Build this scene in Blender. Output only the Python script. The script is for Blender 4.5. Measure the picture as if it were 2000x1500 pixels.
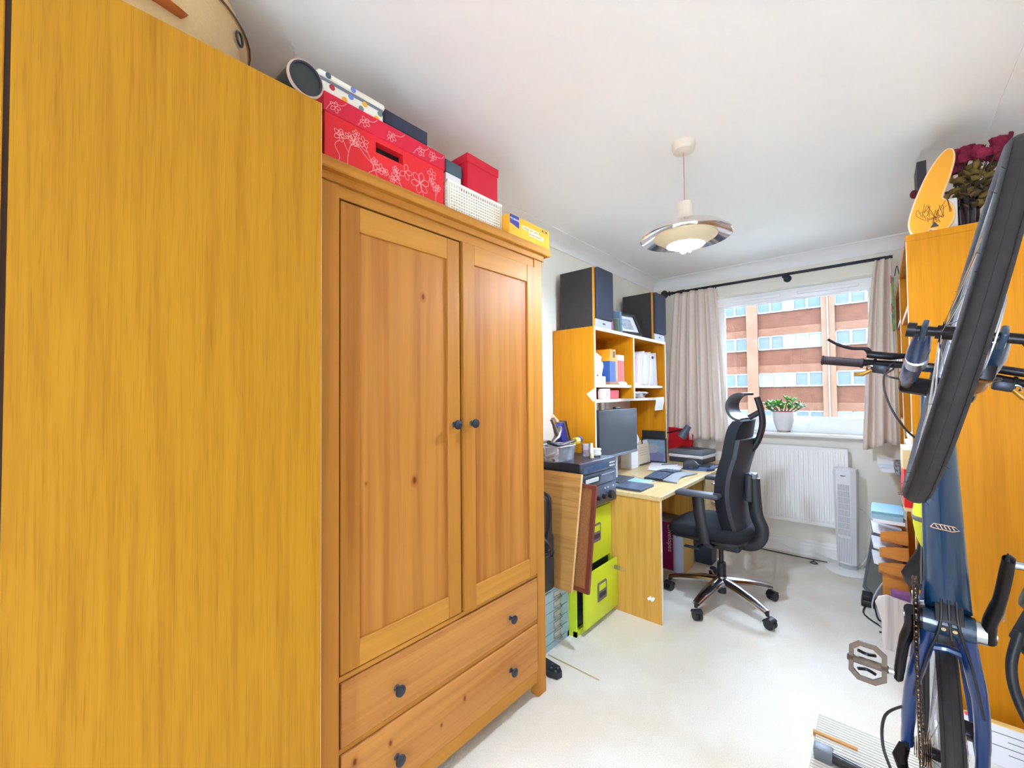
import bpy, bmesh, math, random
from mathutils import Vector, Matrix, Euler
random.seed(7)
for o in list(bpy.data.objects): bpy.data.objects.remove(o)
SC = bpy.context.scene
COL = SC.collection
V = Vector
pi = math.pi

# ---------------------------------------------------------------- camera
cam_data = bpy.data.cameras.new('camera'); cam = bpy.data.objects.new('camera', cam_data)
COL.objects.link(cam); SC.camera = cam
cam_data.sensor_width = 36.0; cam_data.lens = 815.0 / 2000.0 * 36.0; cam_data.clip_start = 0.02; cam_data.clip_end = 300
def _cam_axes(yaw, p, r):
    f = V((-math.sin(yaw), math.cos(yaw), 0)); rt = V((math.cos(yaw), math.sin(yaw), 0)); up = V((0, 0, 1))
    f2 = f*math.cos(p) + up*math.sin(p); up2 = -f*math.sin(p) + up*math.cos(p)
    return rt*math.cos(r) + up2*math.sin(r), -rt*math.sin(r) + up2*math.cos(r), f2
_r, _u, _f = _cam_axes(math.radians(41.329), math.radians(1.444), math.radians(-0.540))
cam.matrix_world = Matrix(((_r.x, _u.x, -_f.x, 0), (_r.y, _u.y, -_f.y, 0), (_r.z, _u.z, -_f.z, 1.32), (0, 0, 0, 1)))

# ---------------------------------------------------------------- sky, exposure
world = bpy.data.worlds.new('sky'); SC.world = world; world.use_nodes = True
bg = world.node_tree.nodes['Background']
bg.inputs[0].default_value = (0.735, 0.93, 1.19, 1); bg.inputs[1].default_value = 23.0
pd = bpy.data.lights.new('window_portal', 'AREA'); pd.shape = 'RECTANGLE'; pd.size = 1.04; pd.size_y = 1.02; pd.cycles.is_portal = True  # portal: emits nothing itself, only guides sky sampling through the pane
po = bpy.data.objects.new('window_portal', pd); COL.objects.link(po); po.location = (-.557, 4.315, 1.608); po.rotation_euler = (-math.pi/2, 0, 0)
pd2 = bpy.data.lights.new('light_slot_portal', 'AREA'); pd2.shape = 'RECTANGLE'; pd2.size = .19; pd2.size_y = 2.02; pd2.cycles.is_portal = True  # guides sky sampling through the slot added behind the camera
po2 = bpy.data.objects.new('light_slot_portal', pd2); COL.objects.link(po2); po2.location = (.065, -1.405, 1.01); po2.rotation_euler = (math.pi/2, 0, 0)
vs = SC.view_settings
vs.view_transform = 'Standard'; vs.look = 'None'; vs.gamma = 1.0; vs.use_curve_mapping = False; vs.exposure = 0.80
SC.cycles.max_bounces = 12; SC.cycles.diffuse_bounces = 8; SC.cycles.glossy_bounces = 4; SC.cycles.transparent_max_bounces = 12
SC.cycles.use_denoising = True; SC.cycles.use_adaptive_sampling = True; SC.cycles.adaptive_threshold = 0.15; SC.cycles.adaptive_min_samples = 16; SC.cycles.sample_clamp_indirect = 25

# ---------------------------------------------------------------- materials
def s2l(c):
    return tuple((x/12.92 if x <= 0.04045 else ((x+0.055)/1.055)**2.4) for x in c)
def rgb(r, g, b): return s2l((r/255.0, g/255.0, b/255.0)) + (1.0,)
MATS = {}
class NT:
    def __init__(s, name):
        s.m = bpy.data.materials.new(name); s.m.use_nodes = True
        s.t = s.m.node_tree; s.b = s.t.nodes['Principled BSDF']; s.out = s.t.nodes['Material Output']
    def n(s, ty, **kw):
        nd = s.t.nodes.new(ty)
        for k, v in kw.items():
            if k in nd.inputs: nd.inputs[k].default_value = v
            else: setattr(nd, k, v)
        return nd
    def l(s, a, b): s.t.links.new(a, b)
    def ramp(s, fac, stops):
        r = s.n('ShaderNodeValToRGB'); e = r.color_ramp.elements
        while len(e) > 1: e.remove(e[-1])
        e[0].position, e[0].color = stops[0]
        for p, c in stops[1:]:
            x = e.new(p); x.color = c
        s.l(fac, r.inputs[0]); return r
    def coords(s, scale=(1, 1, 1), rot=(0, 0, 0), kind='Object'):
        tc = s.n('ShaderNodeTexCoord'); mp = s.n('ShaderNodeMapping')
        mp.inputs['Scale'].default_value = scale; mp.inputs['Rotation'].default_value = rot
        s.l(tc.outputs[kind], mp.inputs['Vector']); return mp.outputs['Vector']
    def bump(s, h, strength=0.2, dist=0.01):
        b = s.n('ShaderNodeBump'); b.inputs['Strength'].default_value = strength; b.inputs['Distance'].default_value = dist
        s.l(h, b.inputs['Height']); s.l(b.outputs[0], s.b.inputs['Normal'])
def plain(name, col, rough=0.5, metal=0.0, noise=0.0, nscale=40, bump=0.0, spec=0.5, coat=0.0, trans=0.0, sheen=0.0, emit=None, estr=0):
    if name in MATS: return MATS[name]
    t = NT(name); b = t.b
    b.inputs['Base Color'].default_value = col; b.inputs['Roughness'].default_value = rough; b.inputs['Metallic'].default_value = metal
    b.inputs['Specular IOR Level'].default_value = spec
    if coat: b.inputs['Coat Weight'].default_value = coat; b.inputs['Coat Roughness'].default_value = 0.08
    if sheen: b.inputs['Sheen Weight'].default_value = sheen
    if trans: b.inputs['Transmission Weight'].default_value = trans
    if emit: b.inputs['Emission Color'].default_value = emit; b.inputs['Emission Strength'].default_value = estr
    if noise or bump:
        v = t.coords(); nz = t.n('ShaderNodeTexNoise'); nz.inputs['Scale'].default_value = nscale; nz.inputs['Detail'].default_value = 4
        t.l(v, nz.inputs['Vector'])
        if noise:
            c0 = tuple(x*(1-noise) for x in col[:3]) + (1,); c1 = tuple(min(1, x*(1+noise)) for x in col[:3]) + (1,)
            r = t.ramp(nz.outputs['Fac'], [(0.3, c0), (0.7, c1)]); t.l(r.outputs[0], b.inputs['Base Color'])
        if bump: t.bump(nz.outputs['Fac'], bump, 0.004)
    MATS[name] = t.m; return t.m
def wood(name, base, dark, axis='z', rough=0.4, scale=1.0, contrast=1.0, pores=True, wave=0.0, knots=0, kpts=()):
    """grain runs along axis (object coordinates)"""
    if name in MATS: return MATS[name]
    t = NT(name)
    st = {'x': (0.9, 26, 26), 'y': (26, 0.9, 26), 'z': (26, 26, 0.9)}[axis]
    st = tuple(a*scale for a in st)
    v = t.coords(st)
    n1 = t.n('ShaderNodeTexNoise'); n1.inputs['Scale'].default_value = 1.0; n1.inputs['Detail'].default_value = 5; n1.inputs['Roughness'].default_value = 0.65; n1.inputs['Distortion'].default_value = 0.5
    t.l(v, n1.inputs['Vector'])
    r1 = t.ramp(n1.outputs['Fac'], [(0.34, dark), (0.52, base), (0.74, tuple(min(1, c*1.1) for c in base[:3])+(1,))])
    col = r1.outputs[0]
    if wave:
        v2 = t.coords({'x': (.55, 5, 5), 'y': (5, .55, 5), 'z': (5, 5, .55)}[axis])
        wv = t.n('ShaderNodeTexWave'); wv.wave_type = 'RINGS'; wv.rings_direction = {'x': 'X', 'y': 'Y', 'z': 'Z'}[axis]
        wv.inputs['Scale'].default_value = 1.1; wv.inputs['Distortion'].default_value = 7; wv.inputs['Detail'].default_value = 2; wv.inputs['Detail Scale'].default_value = .6
        t.l(v2, wv.inputs['Vector'])
        mx = t.n('ShaderNodeMix'); mx.data_type = 'RGBA'; mx.blend_type = 'MULTIPLY'
        r2 = t.ramp(wv.outputs['Fac'], [(0.0, (1-wave, 1-wave*1.15, 1-wave*1.3, 1)), (0.6, (1, 1, 1, 1))])
        mx.inputs['Factor'].default_value = 1.0
        t.l(col, mx.inputs['A']); t.l(r2.outputs[0], mx.inputs['B']); col = mx.outputs['Result']
    if pores:
        v3 = t.coords(tuple(a*9 if a > 5 else a*6 for a in st))
        n3 = t.n('ShaderNodeTexNoise'); n3.inputs['Scale'].default_value = 1.0; n3.inputs['Detail'].default_value = 2
        t.l(v3, n3.inputs['Vector'])
        r3 = t.ramp(n3.outputs['Fac'], [(0.32, (0.72, 0.66, 0.58, 1)), (0.46, (1, 1, 1, 1))])
        mx = t.n('ShaderNodeMix'); mx.data_type = 'RGBA'; mx.blend_type = 'MULTIPLY'; mx.inputs['Factor'].default_value = 0.75*contrast
        t.l(col, mx.inputs['A']); t.l(r3.outputs[0], mx.inputs['B']); col = mx.outputs['Result']
    if knots:
        v4 = t.coords({'x': (1.0, 3.2, 3.2), 'y': (3.2, 1.0, 3.2), 'z': (3.2, 3.2, 1.0)}[axis])
        vo = t.n('ShaderNodeTexVoronoi'); vo.inputs['Scale'].default_value = knots; vo.inputs['Randomness'].default_value = 1.0
        t.l(v4, vo.inputs['Vector'])
        r4 = t.ramp(vo.outputs['Distance'], [(0.025, (0.20, 0.10, 0.05, 1)), (0.055, (0.62, 0.42, 0.3, 1)), (0.10, (1, 1, 1, 1))])
        mx = t.n('ShaderNodeMix'); mx.data_type = 'RGBA'; mx.blend_type = 'MULTIPLY'; mx.inputs['Factor'].default_value = 0.9
        t.l(col, mx.inputs['A']); t.l(r4.outputs[0], mx.inputs['B']); col = mx.outputs['Result']
    for kp, kr in kpts:
        vk = t.coords((1, 1, .62)); vd = t.n('ShaderNodeVectorMath'); vd.operation = 'DISTANCE'; vd.inputs[1].default_value = (kp[0], kp[1], kp[2]*.62)
        t.l(vk, vd.inputs[0]); mp = t.n('ShaderNodeMath'); mp.operation = 'DIVIDE'; mp.inputs[1].default_value = kr; t.l(vd.outputs['Value'], mp.inputs[0])
        rk = t.ramp(mp.outputs[0], [(0.0, (.30, .15, .08, 1)), (0.22, (.42, .24, .14, 1)), (0.34, (.80, .66, .52, 1)), (0.7, (1, 1, 1, 1))])
        mx = t.n('ShaderNodeMix'); mx.data_type = 'RGBA'; mx.blend_type = 'MULTIPLY'; mx.inputs['Factor'].default_value = 1.0
        t.l(col, mx.inputs['A']); t.l(rk.outputs[0], mx.inputs['B']); col = mx.outputs['Result']
    t.l(col, t.b.inputs['Base Color']); t.b.inputs['Roughness'].default_value = rough; t.b.inputs['Specular IOR Level'].default_value = 0.22
    t.bump(n1.outputs['Fac'], 0.06, 0.003)
    MATS[name] = t.m; return t.m

M_wall = plain('wall paint cream', rgb(246, 242, 230), 0.75, noise=0.012, nscale=6, bump=0.03, spec=0.2)
M_ceil = plain('ceiling paint white', rgb(250, 250, 250), 0.8, noise=0.006, nscale=5, bump=0.03, spec=0.2)
M_trim = plain('white gloss trim', rgb(246, 245, 242), 0.35)
M_upvc = plain('white window plastic', rgb(248, 249, 251), 0.25)
def carpet():
    t = NT('cream carpet'); v = t.coords()
    a = t.n('ShaderNodeTexNoise'); a.inputs['Scale'].default_value = 260; a.inputs['Detail'].default_value = 3; t.l(v, a.inputs['Vector'])
    b = t.n('ShaderNodeTexNoise'); b.inputs['Scale'].default_value = 2.2; b.inputs['Detail'].default_value = 5; t.l(v, b.inputs['Vector'])
    r1 = t.ramp(a.outputs['Fac'], [(0.3, (0.86, 0.85, 0.84, 1)), (0.65, (1, 1, 1, 1))])
    r2 = t.ramp(b.outputs['Fac'], [(0.32, rgb(236, 226, 208)), (0.55, rgb(246, 242, 233))])
    mx = t.n('ShaderNodeMix'); mx.data_type = 'RGBA'; mx.blend_type = 'MULTIPLY'; mx.inputs['Factor'].default_value = 1
    t.l(r2.outputs[0], mx.inputs['A']); t.l(r1.outputs[0], mx.inputs['B']); t.l(mx.outputs['Result'], t.b.inputs['Base Color'])
    t.b.inputs['Roughness'].default_value = 0.95; t.b.inputs['Specular IOR Level'].default_value = 0.1
    t.bump(a.outputs['Fac'], 0.5, 0.006); MATS['carpet'] = t.m; return t.m
M_carpet = carpet()
M_lam = wood('oak laminate', rgb(180, 126, 24), rgb(167, 112, 19), 'z', 0.5, 2.2, 0.7)
M_gapshade = plain('door gap shade', rgb(70, 44, 26), 0.5)
M_lamedge = plain('laminate pale edging', rgb(226, 190, 130), 0.5)
M_pine = wood('stained pine vertical', rgb(182, 121, 52), rgb(165, 100, 39), 'z', 0.5, 0.7, 0.25, True, 0.10, 0, (((.266, -.162, 1.653), .022), ((.266, -.20, 1.042), .026), ((.266, .289, 1.454), .016), ((.266, .003, .714), .014), ((.266, -.372, 1.059), .012), ((.266, .218, .828), .012)))
M_pineh = wood('stained pine horizontal', rgb(191, 131, 68), rgb(173, 110, 50), 'y', 0.5, 0.7, 0.25, True, 0.10, 0, (((.277, -.297, .262), .018), ((.277, -.412, .282), .020), ((.277, .006, .232), .018), ((.277, -.10, .20), .014)))
M_pinef = wood('stained pine frame', rgb(184, 124, 48), rgb(169, 105, 38), 'z', 0.5, 0.5, 0.25, True, 0.10)
M_pinefh = wood('stained pine rail', rgb(190, 131, 52), rgb(175, 111, 40), 'y', 0.5, 0.5, 0.25, True, 0.10)
M_dark_gap = plain('dark gap', rgb(60, 34, 18), 0.8)
M_beech = wood('orange beech veneer', rgb(212, 140, 16), rgb(200, 129, 13), 'z', 0.45, 1.6, 0.35)
M_beechpanel = wood('beech desk panel', rgb(212, 162, 78), rgb(199, 148, 65), 'z', 0.45, 1.6, 0.45)
M_beechtop = wood('pale beech desktop', rgb(214, 188, 136), rgb(204, 177, 124), 'y', 0.35, 1.6, 0.3)
M_bookc = wood('bookcase orange beech', rgb(202, 132, 10), rgb(190, 121, 8), 'z', 0.45, 1.4, 0.4)
M_edge = plain('pale edge banding', rgb(248, 232, 214), 0.4)
M_white = plain('white plastic', rgb(238, 238, 240), 0.35)
M_paper = plain('white paper', rgb(240, 240, 244), 0.8, spec=0.2)
M_paper2 = plain('cream paper', rgb(238, 224, 196), 0.8, spec=0.2)
M_black = plain('black plastic', rgb(34, 34, 38), 0.45)
M_blacks = plain('black satin metal', rgb(28, 29, 34), 0.3, 0.0, coat=0.3)
M_blackfab = plain('black fabric', rgb(34, 37, 48), 0.9, noise=0.3, nscale=300, bump=0.25, sheen=0.3)
M_grey = plain('grey plastic', rgb(110, 116, 126), 0.45)
M_dgrey = plain('dark grey plastic', rgb(66, 70, 78), 0.5)
M_lgrey = plain('light grey plastic', rgb(190, 192, 196), 0.4)
M_chrome = plain('polished aluminium', rgb(200, 200, 206), 0.16, 1.0)
M_steel = plain('steel', rgb(170, 172, 178), 0.3, 1.0)
M_gun = plain('gunmetal', rgb(70, 74, 84), 0.35, 0.8)
M_red = plain('red board', rgb(208, 24, 48), 0.6)
M_rubber = plain('tyre rubber', rgb(40, 36, 38), 0.75, noise=0.25, nscale=60, bump=0.25)
def glass(name, tint=(1, 1, 1, 1), refl=0.12):
    t = NT(name); tr = t.n('ShaderNodeBsdfTransparent'); tr.inputs[0].default_value = tint
    gl = t.n('ShaderNodeBsdfGlossy'); gl.inputs['Roughness'].default_value = 0.02
    fr = t.n('ShaderNodeFresnel'); fr.inputs['IOR'].default_value = 1.45
    mx = t.n('ShaderNodeMixShader'); t.l(fr.outputs[0], mx.inputs[0]); t.l(tr.outputs[0], mx.inputs[1]); t.l(gl.outputs[0], mx.inputs[2])
    t.l(mx.outputs[0], t.out.inputs['Surface']); MATS[name] = t.m; return t.m
M_glass = glass('window glass', (0.97, 0.985, 1, 1))
def clear_plastic():
    t = NT('clear plastic'); tr = t.n('ShaderNodeBsdfTransparent'); tr.inputs[0].default_value = (.95, .96, .98, 1)
    df = t.n('ShaderNodeBsdfDiffuse'); df.inputs[0].default_value = (.82, .83, .90, 1); gl = t.n('ShaderNodeBsdfGlossy'); gl.inputs['Roughness'].default_value = .06
    m1 = t.n('ShaderNodeMixShader'); m1.inputs[0].default_value = .26; t.l(tr.outputs[0], m1.inputs[1]); t.l(df.outputs[0], m1.inputs[2])
    fr = t.n('ShaderNodeFresnel'); m2 = t.n('ShaderNodeMixShader'); t.l(fr.outputs[0], m2.inputs[0]); t.l(m1.outputs[0], m2.inputs[1]); t.l(gl.outputs[0], m2.inputs[2])
    t.l(m2.outputs[0], t.out.inputs['Surface']); return t.m
M_clear = clear_plastic()

# ---------------------------------------------------------------- mesh builder
def frame_z(d):
    d = d.normalized(); a = V((0, 0, 1)) if abs(d.z) < 0.99 else V((1, 0, 0))
    x = a.cross(d).normalized(); y = d.cross(x); return x, y, d
class MB:
    def __init__(s, xf=None): s.v = []; s.f = []; s.xf = xf
    def add(s, vs, fs):
        k = len(s.v)
        s.v += [(s.xf @ V(p)) if s.xf is not None else V(p) for p in vs]
        s.f += [[k+i for i in f] for f in fs]; return s
    def bm(s, b, M=None):
        b.verts.index_update()
        vs = [(M @ v.co if M is not None else v.co.copy()) for v in b.verts]; fs = [[v.index for v in f.verts] for f in b.faces]
        b.free(); return s.add(vs, fs)
    def box(s, a, b, bev=0, seg=2):
        a = V(a); b = V(b); lo = V(map(min, a, b)); hi = V(map(max, a, b))
        return s.cbox((lo+hi)/2, hi-lo, bev=bev, seg=seg)
    def cbox(s, c, sz, rot=(0, 0, 0), bev=0, seg=2):
        M = Matrix.Translation(V(c)) @ Euler(rot).to_matrix().to_4x4()
        h = V(sz)/2
        if not bev:
            vs = [M @ V((x*h.x, y*h.y, z*h.z)) for x in (-1, 1) for y in (-1, 1) for z in (-1, 1)]
            return s.add(vs, [(0, 1, 3, 2), (4, 6, 7, 5), (0, 4, 5, 1), (2, 3, 7, 6), (0, 2, 6, 4), (1, 5, 7, 3)])
        b = bmesh.new(); bmesh.ops.create_cube(b, size=1)
        for v in b.verts: v.co = V((v.co.x*sz[0], v.co.y*sz[1], v.co.z*sz[2]))
        bmesh.ops.bevel(b, geom=b.edges[:], offset=min(bev, min(sz)*0.49), segments=seg, affect='EDGES', profile=0.5)
        return s.bm(b, M)
    def cyl(s, p0, p1, r0, r1=None, n=14, caps=True):
        p0 = V(p0); p1 = V(p1); r1 = r0 if r1 is None else r1
        x, y, d = frame_z(p1-p0); vs = []
        for p, r in ((p0, r0), (p1, r1)):
            vs += [p + x*math.cos(2*pi*i/n)*r + y*math.sin(2*pi*i/n)*r for i in range(n)]
        fs = [(i, (i+1) % n, n+(i+1) % n, n+i) for i in range(n)]
        if caps: fs += [tuple(range(n-1, -1, -1)), tuple(range(n, 2*n))]
        return s.add(vs, fs)
    def tube(s, pts, r, n=8, closed=False, flat=1.0, caps=True, up=None):
        pts = [V(p) for p in pts]; m = len(pts); rs = r if isinstance(r, (list, tuple)) else [r]*m
        tg = []
        for i in range(m):
            a = pts[(i-1) % m] if (closed or i > 0) else pts[i]; b = pts[(i+1) % m] if (closed or i < m-1) else pts[i]
            tg.append((b-a).normalized())
        if up is not None:
            y = V(up); x = y.cross(tg[0]).normalized()
        else: x, y, _ = frame_z(tg[0])
        vs = []
        for i in range(m):
            d = tg[i]; x = (x - d*x.dot(d)).normalized(); y = d.cross(x)
            vs += [pts[i] + (x*math.cos(2*pi*k/n) + y*math.sin(2*pi*k/n)*flat)*rs[i] for k in range(n)]
        fs = []
        for i in range(m if closed else m-1):
            j = (i+1) % m
            fs += [(i*n+k, i*n+(k+1) % n, j*n+(k+1) % n, j*n+k) for k in range(n)]
        if caps and not closed: fs += [tuple(range(n-1, -1, -1)), tuple(range((m-1)*n, m*n))]
        return s.add(vs, fs)
    def lathe(s, prof, c=(0, 0, 0), n=28, M=None, sx=1, sy=1):
        M = M if M is not None else Matrix.Translation(V(c)); vs = []; fs = []; m = len(prof)
        for r, z in prof: vs += [M @ V((r*math.cos(2*pi*k/n)*sx, r*math.sin(2*pi*k/n)*sy, z)) for k in range(n)]
        for i in range(m-1): fs += [(i*n+k, i*n+(k+1) % n, (i+1)*n+(k+1) % n, (i+1)*n+k) for k in range(n)]
        if prof[0][0] > 1e-5 and prof[0] != prof[-1]: fs.append(tuple(range(n-1, -1, -1)))
        if prof[-1][0] > 1e-5 and prof[0] != prof[-1]: fs.append(tuple(range((m-1)*n, m*n)))
        return s.add(vs, fs)
    def prism(s, poly, t, M=None):
        """poly in local xy, extruded z 0..t"""
        M = M if M is not None else Matrix(); n = len(poly)
        vs = [M @ V((x, y, 0)) for x, y in poly] + [M @ V((x, y, t)) for x, y in poly]
        return s.add(vs, [tuple(range(n-1, -1, -1)), tuple(range(n, 2*n))] + [(i, (i+1) % n, n+(i+1) % n, n+i) for i in range(n)])
    def sph(s, c, r, sc=(1, 1, 1), n=14, m=9, rot=(0, 0, 0)):
        R = Euler(rot).to_matrix(); vs = []; fs = []
        for i in range(m+1):
            th = pi*i/m
            for k in range(n):
                vs.append(V(c) + R @ V((r*sc[0]*math.sin(th)*math.cos(2*pi*k/n), r*sc[1]*math.sin(th)*math.sin(2*pi*k/n), r*sc[2]*math.cos(th))))
        for i in range(m): fs += [(i*n+k, (i+1)*n+k, (i+1)*n+(k+1) % n, i*n+(k+1) % n) for k in range(n)]
        return s.add(vs, fs)
    def torus(s, c, R, r, ax=(0, 0, 1), n=48, m=10, flat=1.0):
        x, y, d = frame_z(V(ax)); vs = []; fs = []
        for i in range(n):
            a = 2*pi*i/n; e = x*math.cos(a)+y*math.sin(a)
            vs += [V(c) + e*(R + r*math.cos(2*pi*k/m)) + d*(r*flat*math.sin(2*pi*k/m)) for k in range(m)]
        for i in range(n): fs += [(i*m+k, ((i+1) % n)*m+k, ((i+1) % n)*m+(k+1) % m, i*m+(k+1) % m) for k in range(m)]
        return s.add(vs, fs)
    def ring(s, prof, c, ax, n=48):
        """closed profile of (radius, offset along axis) revolved round ax"""
        x, y, d = frame_z(V(ax)); vs = []; fs = []; m = len(prof)
        for i in range(n):
            a = 2*pi*i/n; e = x*math.cos(a)+y*math.sin(a); vs += [V(c)+e*r+d*z for r, z in prof]
        for i in range(n): fs += [(i*m+k, ((i+1) % n)*m+k, ((i+1) % n)*m+(k+1) % m, i*m+(k+1) % m) for k in range(m)]
        return s.add(vs, fs)
    def sheet(s, fn, nu, nv, t=0.0):
        """fn(u,v)->point; closed slab of thickness t along local normals"""
        P = [[V(fn(i/nu, j/nv)) for j in range(nv+1)] for i in range(nu+1)]
        g = lambda i, j: P[max(0, min(nu, i))][max(0, min(nv, j))]
        N = [[((g(i+1, j)-g(i-1, j)).cross(g(i, j+1)-g(i, j-1))).normalized() for j in range(nv+1)] for i in range(nu+1)]
        w = nv+1; K = (nu+1)*w
        vs = [P[i][j] for i in range(nu+1) for j in range(w)]
        fs = [(i*w+j, (i+1)*w+j, (i+1)*w+j+1, i*w+j+1) for i in range(nu) for j in range(nv)]
        if t:
            vs += [P[i][j]-N[i][j]*t for i in range(nu+1) for j in range(w)]
            fs += [(K+i*w+j+1, K+(i+1)*w+j+1, K+(i+1)*w+j, K+i*w+j) for i in range(nu) for j in range(nv)]
            for i in range(nu): fs += [(i*w, K+i*w, K+(i+1)*w, (i+1)*w), (i*w+nv, (i+1)*w+nv, K+(i+1)*w+nv, K+i*w+nv)]
            for j in range(nv): fs += [(j, j+1, K+j+1, K+j), (nu*w+j, K+nu*w+j, K+nu*w+j+1, nu*w+j+1)]
        return s.add(vs, fs)
WM = {}
def mesh_of(mb, name, inv=None, smooth=True, ang=38):
    me = bpy.data.meshes.new(name)
    me.from_pydata([tuple(inv @ v) if inv is not None else tuple(v) for v in mb.v], [], mb.f)
    b = bmesh.new(); b.from_mesh(me); bmesh.ops.recalc_face_normals(b, faces=b.faces[:]); b.to_mesh(me); b.free()
    if smooth:
        me.polygons.foreach_set('use_smooth', [True]*len(me.polygons))
        try: me.set_sharp_from_angle(angle=math.radians(ang))
        except Exception: pass
    me.update(); return me
def setp(o, label=None, cat=None, group=None, kind=None):
    if label: o['label'] = label
    if cat: o['category'] = cat
    if group: o['group'] = group
    if kind: o['kind'] = kind
    return o
def thing(name, label, cat, loc=(0, 0, 0), rot=(0, 0, 0), group=None, kind=None):
    o = bpy.data.objects.new(name, None); COL.objects.link(o); o.empty_display_size = 0.05
    o.location = loc; o.rotation_euler = rot
    WM[o] = Matrix.Translation(V(loc)) @ Euler(rot).to_matrix().to_4x4()
    return setp(o, label, cat, group, kind)
def part(name, mb, mat, parent, label=None, world=True, smooth=True, kind=None, ang=38):
    """mesh part of a thing; vertices given in world coordinates, or local to the thing with world=False"""
    Mp = WM[parent]
    me = mesh_of(mb, name, Mp.inverted() if world else None, smooth, ang); me.materials.append(mat)
    o = bpy.data.objects.new(name, me); COL.objects.link(o); o.parent = parent; WM[o] = Mp
    return setp(o, label, None, None, kind)
def solo(name, mb, mat, label, cat, base=None, group=None, kind=None, smooth=True, ang=38):
    """a thing that is one mesh; origin moved to its base"""
    if base is None:
        xs = [v.x for v in mb.v]; ys = [v.y for v in mb.v]; zs = [v.z for v in mb.v]
        base = ((min(xs)+max(xs))/2, (min(ys)+max(ys))/2, min(zs))
    M = Matrix.Translation(V(base)); me = mesh_of(mb, name, M.inverted(), smooth, ang); me.materials.append(mat)
    o = bpy.data.objects.new(name, me); COL.objects.link(o); o.location = base; WM[o] = M
    return setp(o, label, cat, group, kind)
def clone_part(src, parent, M=None):
    c = src.copy(); COL.objects.link(c); c.parent = parent; WM[c] = WM[parent]
    if M is not None: c.matrix_local = M
    return c
def B(a, b, bev=0, seg=2): return MB().box(a, b, bev, seg)
def text_part(name, txt, size, M, mat, parent, depth=0.0006, align='LEFT'):
    cu = bpy.data.curves.new(name, 'FONT'); cu.body = txt; cu.size = size; cu.extrude = depth; cu.align_x = align; cu.resolution_u = 3
    tmp = bpy.data.objects.new('tmp', cu); COL.objects.link(tmp)
    me = bpy.data.meshes.new_from_object(tmp.evaluated_get(bpy.context.evaluated_depsgraph_get()))
    bpy.data.objects.remove(tmp); bpy.data.curves.remove(cu)
    me.transform(WM[parent].inverted() @ M); me.materials.clear(); me.materials.append(mat); me.name = name
    o = bpy.data.objects.new(name, me); COL.objects.link(o); o.parent = parent; WM[o] = WM[parent]
    return o
def basis(o, x, y):
    """matrix with local x,y axes along given world vectors, origin o"""
    x = V(x).normalized(); z = x.cross(V(y)).normalized(); y = z.cross(x)
    return Matrix(((x.x, y.x, z.x, o[0]), (x.y, y.y, z.y, o[1]), (x.z, y.z, z.z, o[2]), (0, 0, 0, 1)))
def bez(p0, p1, p2, p3, n=12):
    p0, p1, p2, p3 = map(V, (p0, p1, p2, p3))
    return [p0*(1-t)**3+p1*3*t*(1-t)**2+p2*3*t*t*(1-t)+p3*t**3 for t in [i/n for i in range(n+1)]]
def cat_path(pts, n=6):
    pts = [V(p) for p in pts]; out = []
    for i in range(len(pts)-1):
        a = pts[max(0, i-1)]; b = pts[i]; c = pts[i+1]; d = pts[min(len(pts)-1, i+2)]
        for k in range(n):
            t = k/n; out.append(0.5*((2*b)+(c-a)*t+(2*a-5*b+4*c-d)*t*t+(3*b-a-3*c+d)*t**3))
    out.append(pts[-1]); return out
# ================================================================ the room
XL, XR, YB, YF, ZC = -1.70, 0.47, 4.13, -1.3, 2.44
def struct(name, mb, mat, label=None, cat=None, smooth=False):
    return solo(name, mb, mat, label, cat, kind='structure', smooth=smooth)
struct('floor', B((XL-.1, YF, -.1), (XR+.1, YB+.3, 0)), M_carpet, 'cream pile carpet covering the whole floor', 'floor')
struct('ceiling', B((XL-.1, YF, ZC), (XR+.1, YB+.3, ZC+.1)), M_ceil, 'plain white painted ceiling', 'ceiling')
struct('wall_left', B((XL-.1, YF, 0), (XL, YB, ZC)), M_wall, 'cream painted wall behind the wardrobes and desk', 'wall')
struct('wall_right', B((XR, YF, 0), (XR+.1, YB, ZC)), M_wall, 'cream painted wall behind the bookcases', 'wall')
WX0, WX1, WZ0, WZ1 = -1.145, 0.03, 0.985, 2.2
wb = MB(); T = YB+.3
wb.box((XL-.1, YB, 0), (WX0, T, ZC)); wb.box((WX1, YB, 0), (XR+.1, T, ZC)); wb.box((WX0, YB, 0), (WX1, T, WZ0)); wb.box((WX0, YB, WZ1), (WX1, T, ZC))
wfr = MB(); wfr.box((XL-.1, YF-.1, 0), (-.03, YF, ZC)); wfr.box((.16, YF-.1, 0), (XR+.1, YF, ZC)); wfr.box((-.03, YF-.1, 2.02), (.16, YF, ZC))  # unseen wall; narrow slot added to let sky light onto the near end
struct('wall_front', wfr, M_wall, 'cream painted wall behind the camera, with a slot added for daylight', 'wall')
struct('wall_back', wb, M_wall, 'cream painted wall around the window', 'wall')
def cornice(name, p0, p1, inw, label):
    """concave cove between p0 and p1 along the wall/ceiling line; inw points into the room"""
    prof = [(0, 0), (0, -.092), (.006, -.092)] + [(.092-.084*math.cos(a), -.086+.08*math.sin(a)+0.0) for a in [pi/2*i/8 for i in range(9)]] + [(.092, 0)]
    p0 = V(p0); p1 = V(p1); d = p1-p0; mb = MB(); n = len(prof); vs = []
    for q in (p0, p1): vs += [q + V(inw)*a + V((0, 0, 1))*b for a, b in prof]
    mb.add(vs, [tuple(range(n)), tuple(range(2*n-1, n-1, -1))] + [(i, n+i, n+(i+1) % n, (i+1) % n) for i in range(n)])
    struct(name, mb, M_ceil, label, 'cornice', smooth=True)
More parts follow.
